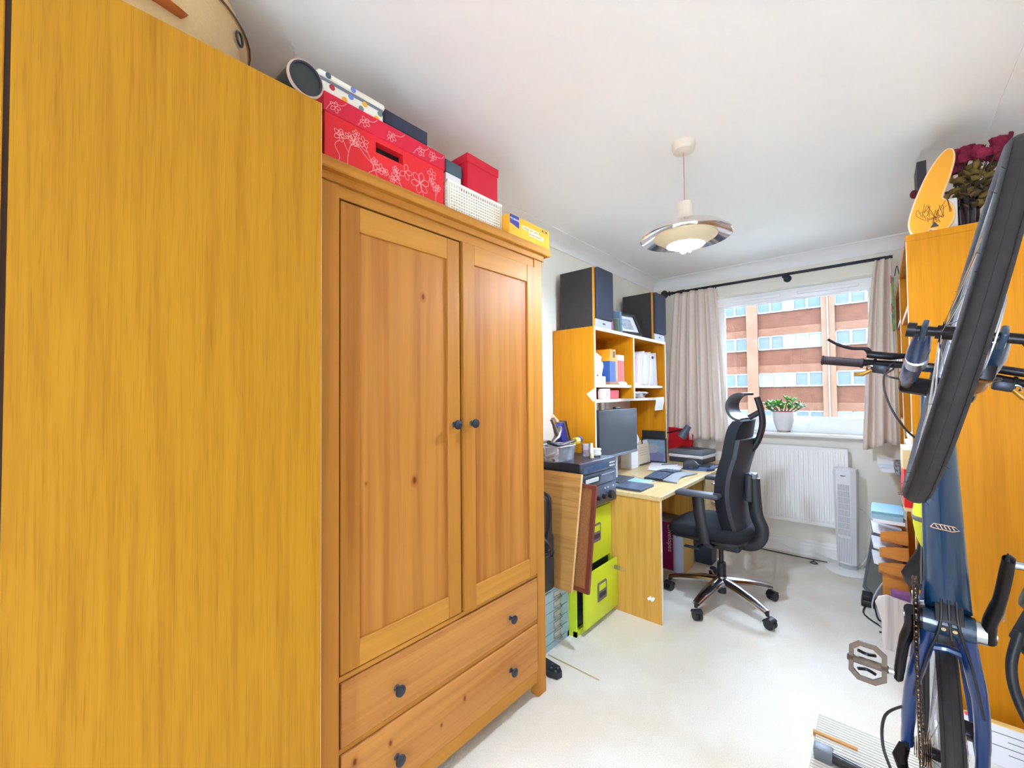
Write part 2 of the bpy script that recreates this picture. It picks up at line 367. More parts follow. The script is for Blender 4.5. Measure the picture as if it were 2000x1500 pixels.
cornice('trim_1', (XL, YF, ZC), (XL, YB, ZC), (1, 0, 0), 'white coved cornice above the speakers')
cornice('trim_2', (XL, YB, ZC), (XR, YB, ZC), (0, -1, 0), 'white coved cornice above the curtain rod')
cornice('trim_3', (XR, YF, ZC), (XR, YB, ZC), (-1, 0, 0), 'white coved cornice above the dried roses')
def skirting(name, a, b, inw, label):
    a = V(a); b = V(b); i = V(inw); mb = MB(); vs = []
    prof = [(0, 0), (.018, 0), (.018, .085), (.012, .098), (.012, .110), (.005, .125), (0, .125)]; n = len(prof)
    for q in (a, b): vs += [q + i*x + V((0, 0, z)) for x, z in prof]
    mb.add(vs, [tuple(range(n)), tuple(range(2*n-1, n-1, -1))] + [(k, n+k, n+(k+1) % n, (k+1) % n) for k in range(n)])
    struct(name, mb, M_trim, label, 'baseboard')
skirting('baseboard_back', (XL, YB, 0), (XR, YB, 0), (0, -1, 0), 'white moulded skirting board below the radiator')
skirting('baseboard_left', (XL, YF, 0), (XL, YB-.02, 0), (1, 0, 0), 'white moulded skirting board behind the desk')
skirting('baseboard_right', (XR, YF, 0), (XR, YB-.02, 0), (-1, 0, 0), 'white moulded skirting board behind the bookcases')

# window -----------------------------------------------------------
w = thing('window_1', 'white plastic window with one large pane and trickle vents', 'window', ((WX0+WX1)/2, 4.25, WZ0), kind='structure')
y0, y1 = 4.225, 4.30
part('frame_rail', B((WX0, y0, WZ1-.085), (WX1, y1, WZ1), .006), M_upvc, w)
part('frame_rail', B((WX0, y0, WZ0), (WX1, y1, WZ0+.115), .006), M_upvc, w)
part('frame_stile', B((WX0, y0, WZ0+.115), (WX0+.068, y1, WZ1-.085), .006), M_upvc, w)
part('frame_stile', B((WX1-.068, y0, WZ0+.115), (WX1, y1, WZ1-.085), .006), M_upvc, w)
part('glazing_bead', MB().box((WX0+.068, y0+.012, WZ0+.115), (WX1-.068, y0+.03, WZ0+.128)).box((WX0+.068, y0+.012, WZ1-.098), (WX1-.068, y0+.03, WZ1-.085)).box((WX0+.068, y0+.012, WZ0+.128), (WX0+.08, y0+.03, WZ1-.098)).box((WX1-.08, y0+.012, WZ0+.128), (WX1-.068, y0+.03, WZ1-.098)), M_upvc, w)
part('pane', B((WX0+.068, y0+.032, WZ0+.115), (WX1-.068, y0+.038, WZ1-.085)), M_glass, w, 'clear glass pane', smooth=False)
for xa, xb in ((-1.0, -.62), (-.50, -.10)):
    part('trickle_vent', B((xa, y0-.018, WZ1-.058), (xb, y0, WZ1-.032), .005), M_upvc, w)
sill = B((WX0, 4.06, WZ0-.028), (WX1, y0, WZ0+.004), .01); sill.box((WX0-.03, 4.055, WZ0-.028), (WX1+.03, YB-.001, WZ0+.004), .012)
part('window_sill', sill, M_trim, w)

# pipe boxing / radiator ------------------------------------------
r = thing('radiator', 'white panel radiator with vertical ribs under the window', 'radiator', (-.57, 4.06, .26))
rx0, rx1, rz0, rz1 = -.95, -.19, .275, .880
n = 23; prof = []
pitch = (rx1-rx0-.03)/n
pan = MB()
pts = [(rx0, 4.036)]
for i in range(n):
    x = rx0+.015+i*pitch
    pts += [(x+pitch*.08, 4.036), (x+pitch*.22, 4.028), (x+pitch*.72, 4.028), (x+pitch*.86, 4.036)]
pts.append((rx1, 4.036))
za, zb = rz0+.045, rz1-.05
K = len(pts); vs = []
for z, k in ((rz0, 0), (za-.02, 0), (za, 1), (zb, 1), (zb+.02, 0), (rz1-.006, 0), (rz1, 2)):
    for x, y in pts: vs.append((x, (4.036 if k == 0 else y) + (.006 if k == 2 else 0), z))
fs = [(a*K+i, a*K+i+1, (a+1)*K+i+1, (a+1)*K+i) for a in range(6) for i in range(K-1)]
pan.add(vs, fs)
part('ribbed_front', pan, M_trim, r, ang=20)
part('back_panel', B((rx0+.01, 4.058, rz0+.01), (rx1-.01, 4.066, rz1-.01)), M_trim, r)
part('top_grille', B((rx0, 4.037, rz1-.006), (rx1, 4.10, rz1+.004), .003), M_trim, r)
part('side_cover', B((rx1-.004, 4.034, rz0+.005), (rx1+.002, 4.10, rz1), .002), M_trim, r)
part('bleed_valve', MB().cyl((rx1, 4.06, rz1-.03), (rx1+.012, 4.06, rz1-.03), .006), M_steel, r)
part('wall_bracket', B((rx0+.12, 4.066, rz0+.06), (rx0+.16, YB, rz1-.06)), M_trim, r)
part('wall_bracket', B((rx1-.16, 4.066, rz0+.06), (rx1-.12, YB, rz1-.06)), M_trim, r)

# ================================================================ outside: brick flats across the way
def brick(name, c1, c2, mortar):
    t = NT(name); v = t.coords((1, 1, 1), (pi/2, 0, 0))
    bk = t.n('ShaderNodeTexBrick'); bk.inputs['Color1'].default_value = c1; bk.inputs['Color2'].default_value = c2; bk.inputs['Mortar'].default_value = mortar
    bk.inputs['Scale'].default_value = 1.0; bk.inputs['Brick Width'].default_value = .225; bk.inputs['Row Height'].default_value = .075; bk.inputs['Mortar Size'].default_value = .008
    t.l(v, bk.inputs['Vector']); nz = t.n('ShaderNodeTexNoise'); nz.inputs['Scale'].default_value = 1.6; nz.inputs['Detail'].default_value = 6; t.l(v, nz.inputs['Vector'])
    r = t.ramp(nz.outputs['Fac'], [(.35, (.86, .84, .84, 1)), (.62, (1.0, 1.0, 1.0, 1))]); mx = t.n('ShaderNodeMix'); mx.data_type = 'RGBA'; mx.blend_type = 'MULTIPLY'; mx.inputs['Factor'].default_value = 1
    t.l(bk.outputs['Color'], mx.inputs['A']); t.l(r.outputs[0], mx.inputs['B']); t.l(mx.outputs['Result'], t.b.inputs['Base Color'])
    t.b.inputs['Roughness'].default_value = .9; t.b.inputs['Specular IOR Level'].default_value = 0.0; t.bump(bk.outputs['Fac'], .3, .01); return t.m
M_brick = brick('red brick', rgb(48, 28, 20), rgb(54, 31, 22), rgb(58, 42, 34))
M_brick2 = brick('pale pier brick', rgb(66, 47, 36), rgb(70, 50, 38), rgb(70, 56, 45))
M_brick3 = brick('brick band', rgb(59, 38, 28), rgb(62, 41, 30), rgb(64, 48, 39))
struct('ground', B((-60, 4.5, -9.2), (60, 60, -9)), plain('grey green ground', rgb(120, 124, 112), .95, noise=.1, nscale=.5), 'unseen dull green ground added between the two blocks of flats', 'ground')  # out of view; added to cut light reaching the facade from below
fac = thing('brick_building', 'red brick block of flats with white windows across the way', 'building', (-3, 34, -9))
FY = 33.0; S = 1.1; per = 3.88*S; x00 = -5.69*S; fl = 2.535; zb0 = 1.67
part('facade', B((-30, FY+.25, -9), (20, FY+8, 9.6)), M_brick, fac, smooth=False)
M_farw = plain('far white frame', rgb(72, 72, 72), .5, spec=.05)
M_pane = plain('far window glass', rgb(34, 42, 53), 0.08, spec=.12, noise=0.25, nscale=1.1)
M_pane2 = plain('far window with blinds', rgb(55, 59, 65), 0.15, spec=.12, noise=0.05, nscale=3)
M_pane3 = plain('far window with green curtains', rgb(36, 41, 41), 0.2, spec=.12, noise=0.15, nscale=5)
wf = None
for k in range(-2, 3):
    bx = x00 + k*per
    part('pier', B((bx-.62*S, FY-.02, -9), (bx, FY+.3, 9.6)), M_brick2, fac, smooth=False)
    for j in range(-3, 3):
        z = zb0 + j*fl
        if k in (-2, 2) and j in (-3, 3): continue
        part('spandrel_band', B((bx, FY+.14, z-1.585), (bx+per-.62*S, FY+.26, z-1.05)), M_brick3, fac, smooth=False)
        for q, (xa, xb) in enumerate(((0, 1.40*S), (1.89*S, 3.26*S))):
            wdt = xb-xa
            if wf is None:
                m = MB(); fw = .07
                m.box((0, 0, 0), (wdt, .1, fw*1.2)); m.box((0, 0, .95-fw), (wdt, .1, .95)); m.box((0, 0, 0), (fw, .1, .95)); m.box((wdt-fw, 0, 0), (wdt, .1, .95)); m.box((wdt/2-fw*.9, 0, 0), (wdt/2+fw*.9, .1, .95))
                wf = mesh_of(m, 'window_frame', smooth=False); wf.materials.append(M_farw)
                pm = mesh_of(B((0, 0, 0), (wdt/2-fw*1.9, .02, .95-2.2*fw)), 'pane', smooth=False); pm.materials.append(M_pane); pms = [pm]
                for mm in (M_pane2, M_pane3):
                    c = pm.copy(); c.materials.clear(); c.materials.append(mm); pms.append(c)
            o = bpy.data.objects.new('window', wf); COL.objects.link(o); o.parent = fac; o.location = V((bx+xa, FY+.12, z)) - fac.location
            WM[o] = Matrix.Translation((bx+xa, FY+.12, z))
            kind = random.choice([0, 0, 1, 1, 2]) if not (k == 0 and j == 0) else (1 if q == 0 else 2)
            for i in range(2):
                p = bpy.data.objects.new('pane', pms[kind]); COL.objects.link(p); p.parent = o; p.location = (.07 + i*(wdt/2-.07*.1), .06, .084)
        part('infill_panel', B((bx+1.40*S, FY+.14, z), (bx+1.89*S, FY+.26, z+.95)), M_farw, fac, smooth=False)
part('drainpipe', MB().cyl((-2.13*S, FY-.08, -9), (-2.13*S, FY-.08, 9.6), .045, n=10), plain('pipe grey', rgb(62, 58, 58), .6, spec=.05), fac)
# ================================================================ left side: wardrobes
lw = thing('laminate_wardrobe', 'tall oak laminate wardrobe with a plain flat front, nearest the camera', 'wardrobe', (-1.36, -.05, 0))
lx = -1.05; lh = 2.068
part('body', MB().box((-1.68, -.56, .0), (lx-.022, .469, lh)), M_lam, lw, smooth=False)
part('door', B((lx-.019, -.036, .0), (lx, .469, lh), .0015, 1), M_lam, lw, smooth=False)
part('door', B((lx-.019, -.555, .0), (lx, -.043, lh), .0015, 1), M_lam, lw, smooth=False)
part('edge_strip', B((lx-.0195, .4692, .0), (lx-.0005, .4702, lh)), M_lamedge, lw, smooth=False)
part('shadow_gap', B((lx-.021, -.043, .0), (lx-.012, -.036, lh)), M_gapshade, lw, smooth=False)  # dark strip stands in for the shade between the two doors

pw = thing('pine_wardrobe', 'stained pine wardrobe with two panelled doors and two drawers', 'wardrobe', (-1.42, 1.02, 0))
PX = -1.144; PB = -1.685; PY0, PY1 = .508, 1.513; PT = 1.925
for yy in ((PY0, PY0+.055), (PY1-.055, PY1)):
    part('post', B((PX-.045, yy[0], 0), (PX, yy[1], PT), .002, 1), M_pinef, pw, smooth=False)
    part('post', B((PB, yy[0], 0), (PB+.04, yy[1], PT), .002, 1), M_pinef, pw, smooth=False)
    part('side_panel', B((PB+.04, yy[0]+.015, .10), (PX-.045, yy[1]-.015, PT)), M_pine, pw, smooth=False)
part('back_panel', B((PB+.005, PY0+.055, .1), (PB+.012, PY1-.055, PT)), M_pine, pw, smooth=False)
part('bottom_panel', B((PB+.04, PY0+.04, .115), (PX-.03, PY1-.04, .135)), M_pineh, pw, smooth=False)
part('top_board', B((PB, PY0-.03, 1.948), (PX+.028, 1.548, 1.980), .003, 1), M_pinefh, pw, smooth=False)
part('top_moulding', B((PB, PY0-.005, PT), (PX+.006, PY1+.008, 1.948)), M_pinefh, pw, smooth=False)
def rail(z0, z1, dx=0, n='rail'): part(n, B((PX-.035, PY0+.055, z0), (PX-.004+dx, PY1-.055, z1), .0015, 1), M_pinefh, pw, smooth=False)
rail(1.888, PT); rail(.520, .536); rail(.322, .338); rail(.065, .118)
def pdoor(y0, y1, z0, z1, ajar, knob_y):
    # stiles, rails and a sunk panel
    m = MB(); fx = PX-.003+ajar
    d = part('door', B((fx-.02, y0, z0), (fx-.008, y1, z1)), M_dark_gap if False else M_pine, pw, smooth=False)
    sw = .058
    part('stile', B((fx-.02, y0, z0), (fx, y0+sw, z1), .0015, 1), M_pinef, d, smooth=False)
    part('stile', B((fx-.02, y1-sw, z0), (fx, y1, z1), .0015, 1), M_pinef, d, smooth=False)
    part('door_rail', B((fx-.02, y0+sw, z1-.075), (fx-.0003, y1-sw, z1), .0015, 1), M_pinefh, d, smooth=False)
    part('door_rail', B((fx-.02, y0+sw, z0), (fx-.0003, y1-sw, z0+.075), .0015, 1), M_pinefh, d, smooth=False)
    k = MB().lathe([(0, 0), (.010, 0), (.006, .004), (.0055, .014), (.009, .017), (.016, .019), (.0175, .022), (.016, .026), (.009, .0285), (0, .029)], n=20, M=basis((fx, knob_y, 1.215), (0, 1, 0), (0, 0, 1)))
    part('door_knob', k, M_gun, d, 'dark metal knob')
pdoor(.566, 1.015, .541, 1.880, .004, .985)
pdoor(1.024, 1.456, .541, 1.884, .012, 1.062)
part('shadow_gap', B((PX-.04, .563, .536), (PX-.024, 1.458, 1.888)), M_dark_gap, pw, smooth=False)
for z0, z1 in ((.341, .517), (.121, .319)):
    d = part('drawer', B((PX-.30, .568, z0), (PX+.002, 1.453, z1), .003, 2), M_pineh, pw, smooth=False)
    for ky in (.745, 1.275):
        k = MB().lathe([(0, 0), (.010, 0), (.006, .004), (.0055, .014), (.009, .017), (.016, .019), (.0175, .022), (.016, .026), (.009, .0285), (0, .029)], n=20, M=basis((PX+.002, ky, (z0+z1)/2-.012), (0, 1, 0), (0, 0, 1)))
        part('drawer_knob', k, M_gun, d, 'dark metal knob')

# ---------------------------------------------------------------- on the pine wardrobe
ZT = 1.9805
M_redb = plain('red floral card', rgb(226, 30, 40), .65, noise=.03, nscale=150)
M_redl = plain('crimson floral lid', rgb(214, 18, 58), .65, noise=.03, nscale=150)
M_pinkl = plain('white line print', rgb(252, 172, 172), .7)
rb = thing('floral_storage_box', 'large red storage box with white line flowers and a lid, on the pine wardrobe', 'box', (-1.33, .76, ZT))
fx = -1.165; ry0, ry1 = .527, .968; rz = 2.135; rzt = 2.192
bd = MB(); hy0, hy1, hz0, hz1 = .692, .792, 2.085, 2.118
bd.box((-1.50, ry0+.004, ZT), (fx-.0035, ry1-.004, hz0)); bd.box((-1.50, ry0+.004, hz1), (fx-.0035, ry1-.004, rz+.03)); bd.box((-1.5, ry0+.004, hz0), (fx-.0035, hy0, hz1)); bd.box((-1.5, hy1, hz0), (fx-.0035, ry1-.004, hz1)); bd.box((-1.5, hy0, hz0), (fx-.04, hy1, hz1))
part('body', bd, M_redb, rb, smooth=False)
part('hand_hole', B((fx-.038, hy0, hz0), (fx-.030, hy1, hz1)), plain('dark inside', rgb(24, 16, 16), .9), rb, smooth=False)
ld = part('lid', MB().box((-1.504, ry0, rz), (fx, ry1, rzt), .002, 1), M_redl, rb, smooth=False)
# printed flower lines: thin raised strokes on the front faces
def strokes(paths, x, mat, parent, nm, r=.0008):
    m = MB()
    for p in paths:
        q = cat_path([(x, y, z) for y, z in p], 4) if len(p) > 2 else [V((x, *p[0])), V((x, *p[1]))]
        m.tube(q, r, 4, flat=.35, up=(1, 0, 0))
    return part(nm, m, mat, parent, kind='stuff')
def flower(cy, cz, s, a0=0, n=5):
    out = []
    for i in range(n):
        a = a0+2*pi*i/n; d = V((math.cos(a), math.sin(a))); e = V((-d.y, d.x))
        out.append([(cy, cz)] + [(cy+d.x*s*u+e.x*s*w, cz+d.y*s*u+e.y*s*w) for u, w in ((.5, .32), (.95, .22), (1.1, 0), (.95, -.22), (.5, -.32))] + [(cy, cz)])
    return out
P = []
def branch(y, z, ang, L, dep=0):
    pts = []; a = ang
    for i in range(5):
        pts.append((y, z)); y += math.cos(a)*L/4; z += math.sin(a)*L/4; a += random.uniform(-.25, .25)
    P.append(pts)
    if dep < 1:
        for i in (2, 3):
            b = pts[i]; branch(b[0], b[1], ang+random.choice((-1, 1))*random.uniform(.5, .9), L*.55, dep+1)
    P.extend(flower(pts[-1][0], pts[-1][1], .011 if dep else .016, random.random()))
branch(.705, 1.99, 2.0, .12); branch(.80, 1.99, 2.3, .06); branch(.66, 2.0, .9, .06); branch(.60, 2.0, 1.6, .09); branch(.93, 1.99, 1.7, .07)
P += flower(.86, 2.05, .034, .3, 6); P += flower(.80, 2.065, .024, .1, 5); P += flower(.575, 2.085, .018, 0, 5); P += flower(.91, 2.10, .018, .5)
P += [[(.56, 1.99), (.575, 2.02), (.56, 2.05), (.575, 2.07)], [(.885, 1.99), (.87, 2.02), (.86, 2.05)]]
P = [[(min(ry1-.008, max(ry0+.008, y)), min(rz-.003, max(ZT+.004, z))) for y, z in p] for p in P]
P = [p for p in P if not any(hy0-.004 < y < hy1+.004 and hz0-.004 < z < hz1+.004 for y, z in p)]
strokes(P, fx-.0030, M_pinkl, rb, 'flower_print')
P = []
for y in (.56, .66, .76, .86, .93):
    P += flower(y+random.uniform(-.02, .02), 2.163+random.uniform(-.006, .008), .015, random.random())
    P += [[(y-.03, 2.14), (y-.01, 2.165), (y+.02, 2.172), (y+.035, 2.186)]]
P = [[(min(ry1-.006, max(ry0+.006, a)), min(rzt-.004, max(rz+.004, b))) for a, b in p] for p in P]
strokes(P, fx+.0004, M_pinkl, ld, 'flower_print')

tn = thing('spotted_tin', 'cream tin with coloured spots and rounded corners, on the red floral box', 'tin', (-1.29, .63, rzt))
M_tin = plain('cream enamel', rgb(240, 238, 226), .3)
tf = -1.185
part('body', B((-1.40, .520, rzt+.0005), (tf, .735, 2.243), .018, 4), M_tin, tn)
part('lid', B((-1.402, .518, 2.245), (tf+.002, .737, 2.266), .010, 3), M_tin, tn)
part('seam', B((-1.397, .523, 2.236), (tf-.0025, .732, 2.250), .006, 2), plain('tin seam', rgb(120, 124, 140), .4), tn)
for (y, z, c) in ((.560, 2.226, (176, 36, 52)), (.598, 2.210, (236, 178, 48)), (.618, 2.229, (110, 140, 214)), (.652, 2.211, (106, 138, 136)), (.664, 2.230, (240, 180, 50)), (.716, 2.226, (106, 138, 136)), (.705, 2.206, (238, 178, 50)), (.548, 2.254, (64, 92, 100)), (.625, 2.254, (110, 140, 214))):
    part('spot', MB().cyl((tf+(.0022 if z > 2.244 else .0002)-.001, y, z), (tf+(.0026 if z > 2.244 else .0006), y, z), .0085, n=16), plain('spot %d %d %d' % c, rgb(*c), .35), tn)
nb = thing('navy_box', 'flat navy blue box lying on the red floral box beside the spotted tin', 'box', (-1.38, .88, rzt))
M_navy = plain('navy card', rgb(48, 56, 78), .6)
part('body', B((-1.44, .758, rzt+.0005), (-1.222, .930, 2.235)), M_navy, nb, smooth=False)
part('lid', B((-1.442, .756, 2.235), (-1.220, .932, 2.282), .002, 1), M_navy, nb, smooth=False)
# woven white basket with pierced walls
bk = thing('woven_basket', 'white plastic basket with a pierced weave pattern, on the pine wardrobe', 'basket', (-1.28, 1.125, ZT))
M_bask = plain('cream white plastic', rgb(240, 236, 222), .45)
m = MB(); by0, by1, bx1, bx0 = .978, 1.262, -1.163, -1.42; bz1 = 2.104
def bwall(p0, p1, nrm):
    p0 = V(p0); p1 = V(p1); L = (p1-p0).length; d = (p1-p0)/L; nrm = V(nrm)
    nx = max(2, int(L/.0125)); nz = 7; zz0 = ZT+.022; hz = (bz1-.022-zz0)/nz
    M = basis(p0, d, (0, 0, 1)); t = .004
    for i in range(nx+1):
        x = L*i/nx; m.cbox(p0+d*x+V((0, 0, (zz0+bz1)/2-p0.z)), (.006, t, bz1-zz0) if abs(d.x) > .5 else (t, .006, bz1-zz0))
    for j in range(nz+1):
        z = zz0+hz*j; m.cbox(p0+d*L/2+V((0, 0, z-p0.z)), (L, t+.002, .0065) if abs(d.x) > .5 else (t+.002, L, .0065))
bwall((bx1, by0+.01, ZT), (bx1, by1-.01, ZT), (1, 0, 0)); bwall((bx0, by0+.01, ZT), (bx0, by1-.01, ZT), (-1, 0, 0))
bwall((bx0, by0, ZT), (bx1, by0, ZT), (0, -1, 0)); bwall((bx0, by1, ZT), (bx1, by1, ZT), (0, 1, 0))
part('woven_wall', m, M_bask, bk, smooth=False)
part('base', B((bx0, by0+.002, ZT+.0005), (bx1+.001, by1-.002, ZT+.022), .01, 3), plain('basket base', rgb(214, 216, 232), .45), bk)
part('rim', MB().tube([(bx1, by0, bz1), (bx1, by1, bz1), (bx0, by1, bz1), (bx0, by0, bz1)], .007, 8, True), M_bask, bk)
# red gift box with lid standing in the basket, grey and white box behind
rg = thing('red_gift_box', 'small plain red lidded box standing in the white basket', 'box', (-1.27, 1.18, ZT+.022))
M_crim = plain('crimson card', rgb(212, 20, 50), .6)
part('body', B((-1.36, 1.085, ZT+.023), (-1.172, 1.252, 2.222)), M_crim, rg, smooth=False)
part('lid', B((-1.363, 1.080, 2.222), (-1.168, 1.257, 2.255), .0015, 1), M_crim, rg, smooth=False)
gb = thing('grey_white_box', 'slate grey and white lidded box in the basket next to the red gift box', 'box', (-1.27, 1.03, ZT+.022))
part('body', B((-1.36, .992, ZT+.023), (-1.190, 1.066, 2.150)), M_paper, gb, smooth=False)
part('lid', B((-1.363, .989, 2.150), (-1.187, 1.069, 2.198), .0015, 1), plain('slate card', rgb(78, 96, 106), .6), gb, smooth=False)
# yellow disc repair kit box
yb = thing('disc_repair_kit_box', 'yellow cardboard box with a blue corner badge at the end of the pine wardrobe', 'box', (-1.2, 1.47, ZT))
M_yel = plain('yellow glossy card', rgb(250, 178, 44), .35, noise=.12, nscale=9)
yx = -1.122; ya, yb_ = 1.268, 1.545; yz0, yz1 = ZT+.001, 2.066
part('carton', B((-1.22, ya, yz0), (yx, yb_, yz1), .001, 1), M_yel, yb, smooth=False)
M_bad = plain('badge blue', rgb(54, 64, 150), .4); M_ytx = plain('brown print', rgb(136, 104, 70), .6); M_halo = plain('pale print halo', rgb(252, 230, 190), .5)
part('badge', MB().prism([(ya+.004, yz1-.038), (ya+.028, yz1-.042), (ya+.062, yz1-.050), (ya+.062, yz1-.001), (ya+.004, yz1-.001)], .0006, basis((yx, 0, 0), (0, 1, 0), (0, 0, 1))), M_bad, yb, smooth=False)
text_part('badge_text', 'PROBANE.', .0125, basis((yx+.001, ya+.006, yz1-.022), (0, 1, 0), (0, 0, 1)), M_paper, yb, .0002)
part('print_halo', MB().box((yx, ya+.080, yz0+.043), (yx+.0004, ya+.198, yz0+.058), ).box((yx, ya+.128, yz0+.025), (yx+.0004, ya+.232, yz0+.0435)), M_halo, yb, smooth=False)
text_part('print_text', 'Compact Disc Surface', .0125, basis((yx+.0008, ya+.083, yz0+.0465), (0, 1, 0), (0, 0, 1)), M_ytx, yb, .0002)
text_part('print_text', 'Scratch Repairer', .0135, basis((yx+.0008, ya+.131, yz0+.030), (0, 1, 0), (0, 0, 1)), M_ytx, yb, .0002)
part('code_label', B((yx, ya+.222, yz1-.016), (yx+.0005, ya+.258, yz1-.008)), plain('dark print', rgb(70, 44, 30), .6), yb, smooth=False)
text_part('code_text', 'K-5000', .007, basis((yx+.0009, ya+.227, yz1-.0145), (0, 1, 0), (0, 0, 1)), M_halo, yb, .0002)
# poster tube and hat case on the laminate wardrobe
pt = thing('poster_tube', 'dark green cardboard tube with a black cap on the laminate wardrobe', 'tube', (-1.2, .43, lh))
tr = .043
M_dkg = plain('dark green card', rgb(38, 46, 44), .5)
c1 = V((-1.055, .432, lh+tr+.001)); c0 = V((-1.26, .424, lh+tr+.001)); dd = (c1-c0).normalized()
part('tube_wall', MB().cyl(c0, c1, tr, n=36), M_dkg, pt)
part('paper_edge', MB().ring([(tr+.0012, -.006), (tr+.0012, .001), (tr-.004, .001), (tr-.004, -.006)], c1, dd, 36), plain('kraft edge', rgb(196, 172, 156), .7), pt)
part('end_cap', MB().ring([(tr-.003, -.002), (tr-.003, .004), (tr-.008, .004), (tr-.009, -.004), (.0005, -.004), (.0005, -.008), (tr-.003, -.008)], c1, dd, 36), plain('cap black', rgb(36, 34, 46), .35), pt)
hc = thing('drum_case', 'large round beige case with a tan leather handle on the laminate wardrobe', 'case', (-1.46, .06, lh))
M_beige = plain('beige cloth board', rgb(206, 176, 128), .75, noise=.05, nscale=120, bump=.1)
ccx, ccy, cr = -1.412, .135, .262
part('drum_body', MB().lathe([(0, 0), (cr, 0), (cr, .225), (0, .225)], (ccx, ccy, lh+.001), 48), M_beige, hc)
part('drum_lid', MB().lathe([(cr+.004, .225), (cr, .245), (cr-.02, .285), (cr-.055, .318), (cr-.11, .335), (0, .34)], (ccx, ccy, lh+.001), 48), M_beige, hc)
part('piping', MB().torus((ccx, ccy, lh+.23), cr+.004, .004, n=48, m=6), plain('dark piping', rgb(96, 72, 44), .6), hc)
M_tan = plain('tan leather', rgb(186, 106, 50), .5)
hd = MB(); hp = []
for i in range(9):
    a = -.30+i*.07; hp.append((ccx+(cr+.006+.012*math.sin(pi*i/8))*math.cos(a), ccy+(cr+.006+.012*math.sin(pi*i/8))*math.sin(a), lh+.105))
hd.tube(hp, 0.018, 8, flat=.2, up=(0, 0, 1)); part('handle', hd, M_tan, hc, 'tan leather handle')
a = .86; part('clasp', MB().torus((ccx+(cr+.006)*math.cos(a), ccy+(cr+.006)*math.sin(a), lh+.19), .016, .003, (math.cos(a), math.sin(a), 0), 16, 6), M_gun, hc, 'dark metal ring')
# ================================================================ pendant lamp
pl = thing('pendant_lamp', 'white pendant lamp with a chrome saucer shade hanging from the ceiling', 'lamp', (-.635, 1.905, 2.44))
lxy = (-.635, 1.905)
M_lampw = plain('cream lamp plastic', rgb(236, 226, 212), .45)
part('ceiling_rose', MB().lathe([(.05, 2.44), (.05, 2.425), (.044, 2.405), (.02, 2.398), (0, 2.398)], (*lxy, 0), 28), M_lampw, pl)
part('cable', MB().cyl((*lxy, 2.40), (*lxy, 2.16), .0032, n=8), plain('pinkish cable', rgb(206, 176, 168), .5), pl)
part('lampholder', MB().lathe([(.0, 2.172), (.03, 2.172), (.033, 2.165), (.034, 2.12), (.04, 2.09), (.05, 2.078), (.05, 2.07), (0, 2.07)], (*lxy, 0), 28), M_lampw, pl)
part('saucer_shade', MB().ring([(.045, 2.086), (.10, 2.072), (.16, 2.046), (.189, 2.022), (.192, 2.014), (.188, 2.012), (.155, 2.030), (.10, 2.056), (.045, 2.07)], (*lxy, 0), (0, 0, 1), 64), plain('chrome shade', rgb(232, 228, 226), .12, 1.0), pl)
M_ringw = plain('opal ring', rgb(236, 222, 186), .5, emit=rgb(255, 226, 168), estr=.0)
part('opal_ring', MB().ring([(.073, 1.986), (.118, 2.020), (.128, 2.024), (.133, 2.020), (.131, 2.014), (.122, 2.010), (.080, 1.979), (.074, 1.979)], (*lxy, 0), (0, 0, 1), 64), M_ringw, pl)
part('inner_cup', MB().ring([(.045, 2.068), (.060, 2.050), (.071, 1.994), (.075, 1.979), (.070, 1.980), (.056, 2.046), (.043, 2.062)], (*lxy, 0), (0, 0, 1), 48), plain('white cup', rgb(246, 244, 238), .5), pl)
bm_ = MB()
for i in range(3):
    a = 2*pi*i/3+.4; x = lxy[0]+.017*math.cos(a); y = lxy[1]+.017*math.sin(a); e = (math.cos(a+pi/2)*.009, math.sin(a+pi/2)*.009)
    bm_.tube([(x+e[0], y+e[1], 2.06), (x+e[0], y+e[1], 1.965), (x+e[0]*.7, y+e[1]*.7, 1.957), (x, y, 1.954), (x-e[0]*.7, y-e[1]*.7, 1.957), (x-e[0], y-e[1], 1.965), (x-e[0], y-e[1], 2.06)], .0075, 8)
part('bulb', bm_, plain('glowing bulb', (1, 1, 1, 1), .5, emit=(.76, .95, 1.2, 1), estr=850), pl, 'glowing white energy saving bulb')
# ================================================================ curtain rod and curtains
rd = thing('curtain_rod', 'black curtain rod with a ball finial above the window', 'curtain rod', (-.7, 4.03, 2.28))
M_rod = plain('dark iron', rgb(40, 44, 54), .4, .3)
part('rod', MB().cyl((-1.50, 4.03, 2.282), (.095, 4.03, 2.282), .0115, n=14), M_rod, rd)
M_fin = plain('dark bronze', rgb(58, 48, 46), .4, .3)
part('finial', MB().lathe([(.012, .03), (.018, .018), (.010, .008), (.016, 0), (.026, -.006), (.014, -.018), (.02, -.026), (.036, -.042), (.039, -.058), (.030, -.078), (.012, -.090), (0, -.092)], n=20, M=basis((-1.495, 4.03, 2.282), (0, 1, 0), (0, 0, 1))), M_fin, rd)
part('rod_collar', MB().cyl((-1.43, 4.03, 2.28), (-1.36, 4.03, 2.28), .017, .019), M_fin, rd)
for bx_ in (-.553,):
    part('bracket', MB().cyl((bx_, 4.03, 2.266), (bx_, YB, 2.266), .009).cyl((bx_, YB-.02, 2.266), (bx_, YB, 2.266), .026, .03, 20).sph((bx_, 4.03, 2.266), .026, (1, .9, .8)), M_rod, rd)
part('bracket', MB().cyl((-1.40, 4.03, 2.275), (-1.40, YB, 2.275), .009), M_fin, rd)
for x in (-1.425, -1.33, -1.27, -1.235, -1.20, -1.13, -1.105, -1.085, .0, .03, .055, .08):
    part('curtain_ring', MB().torus((x, 4.03, 2.276), .017, .0028, (1, .15, 0), 16, 6), M_rod, rd)
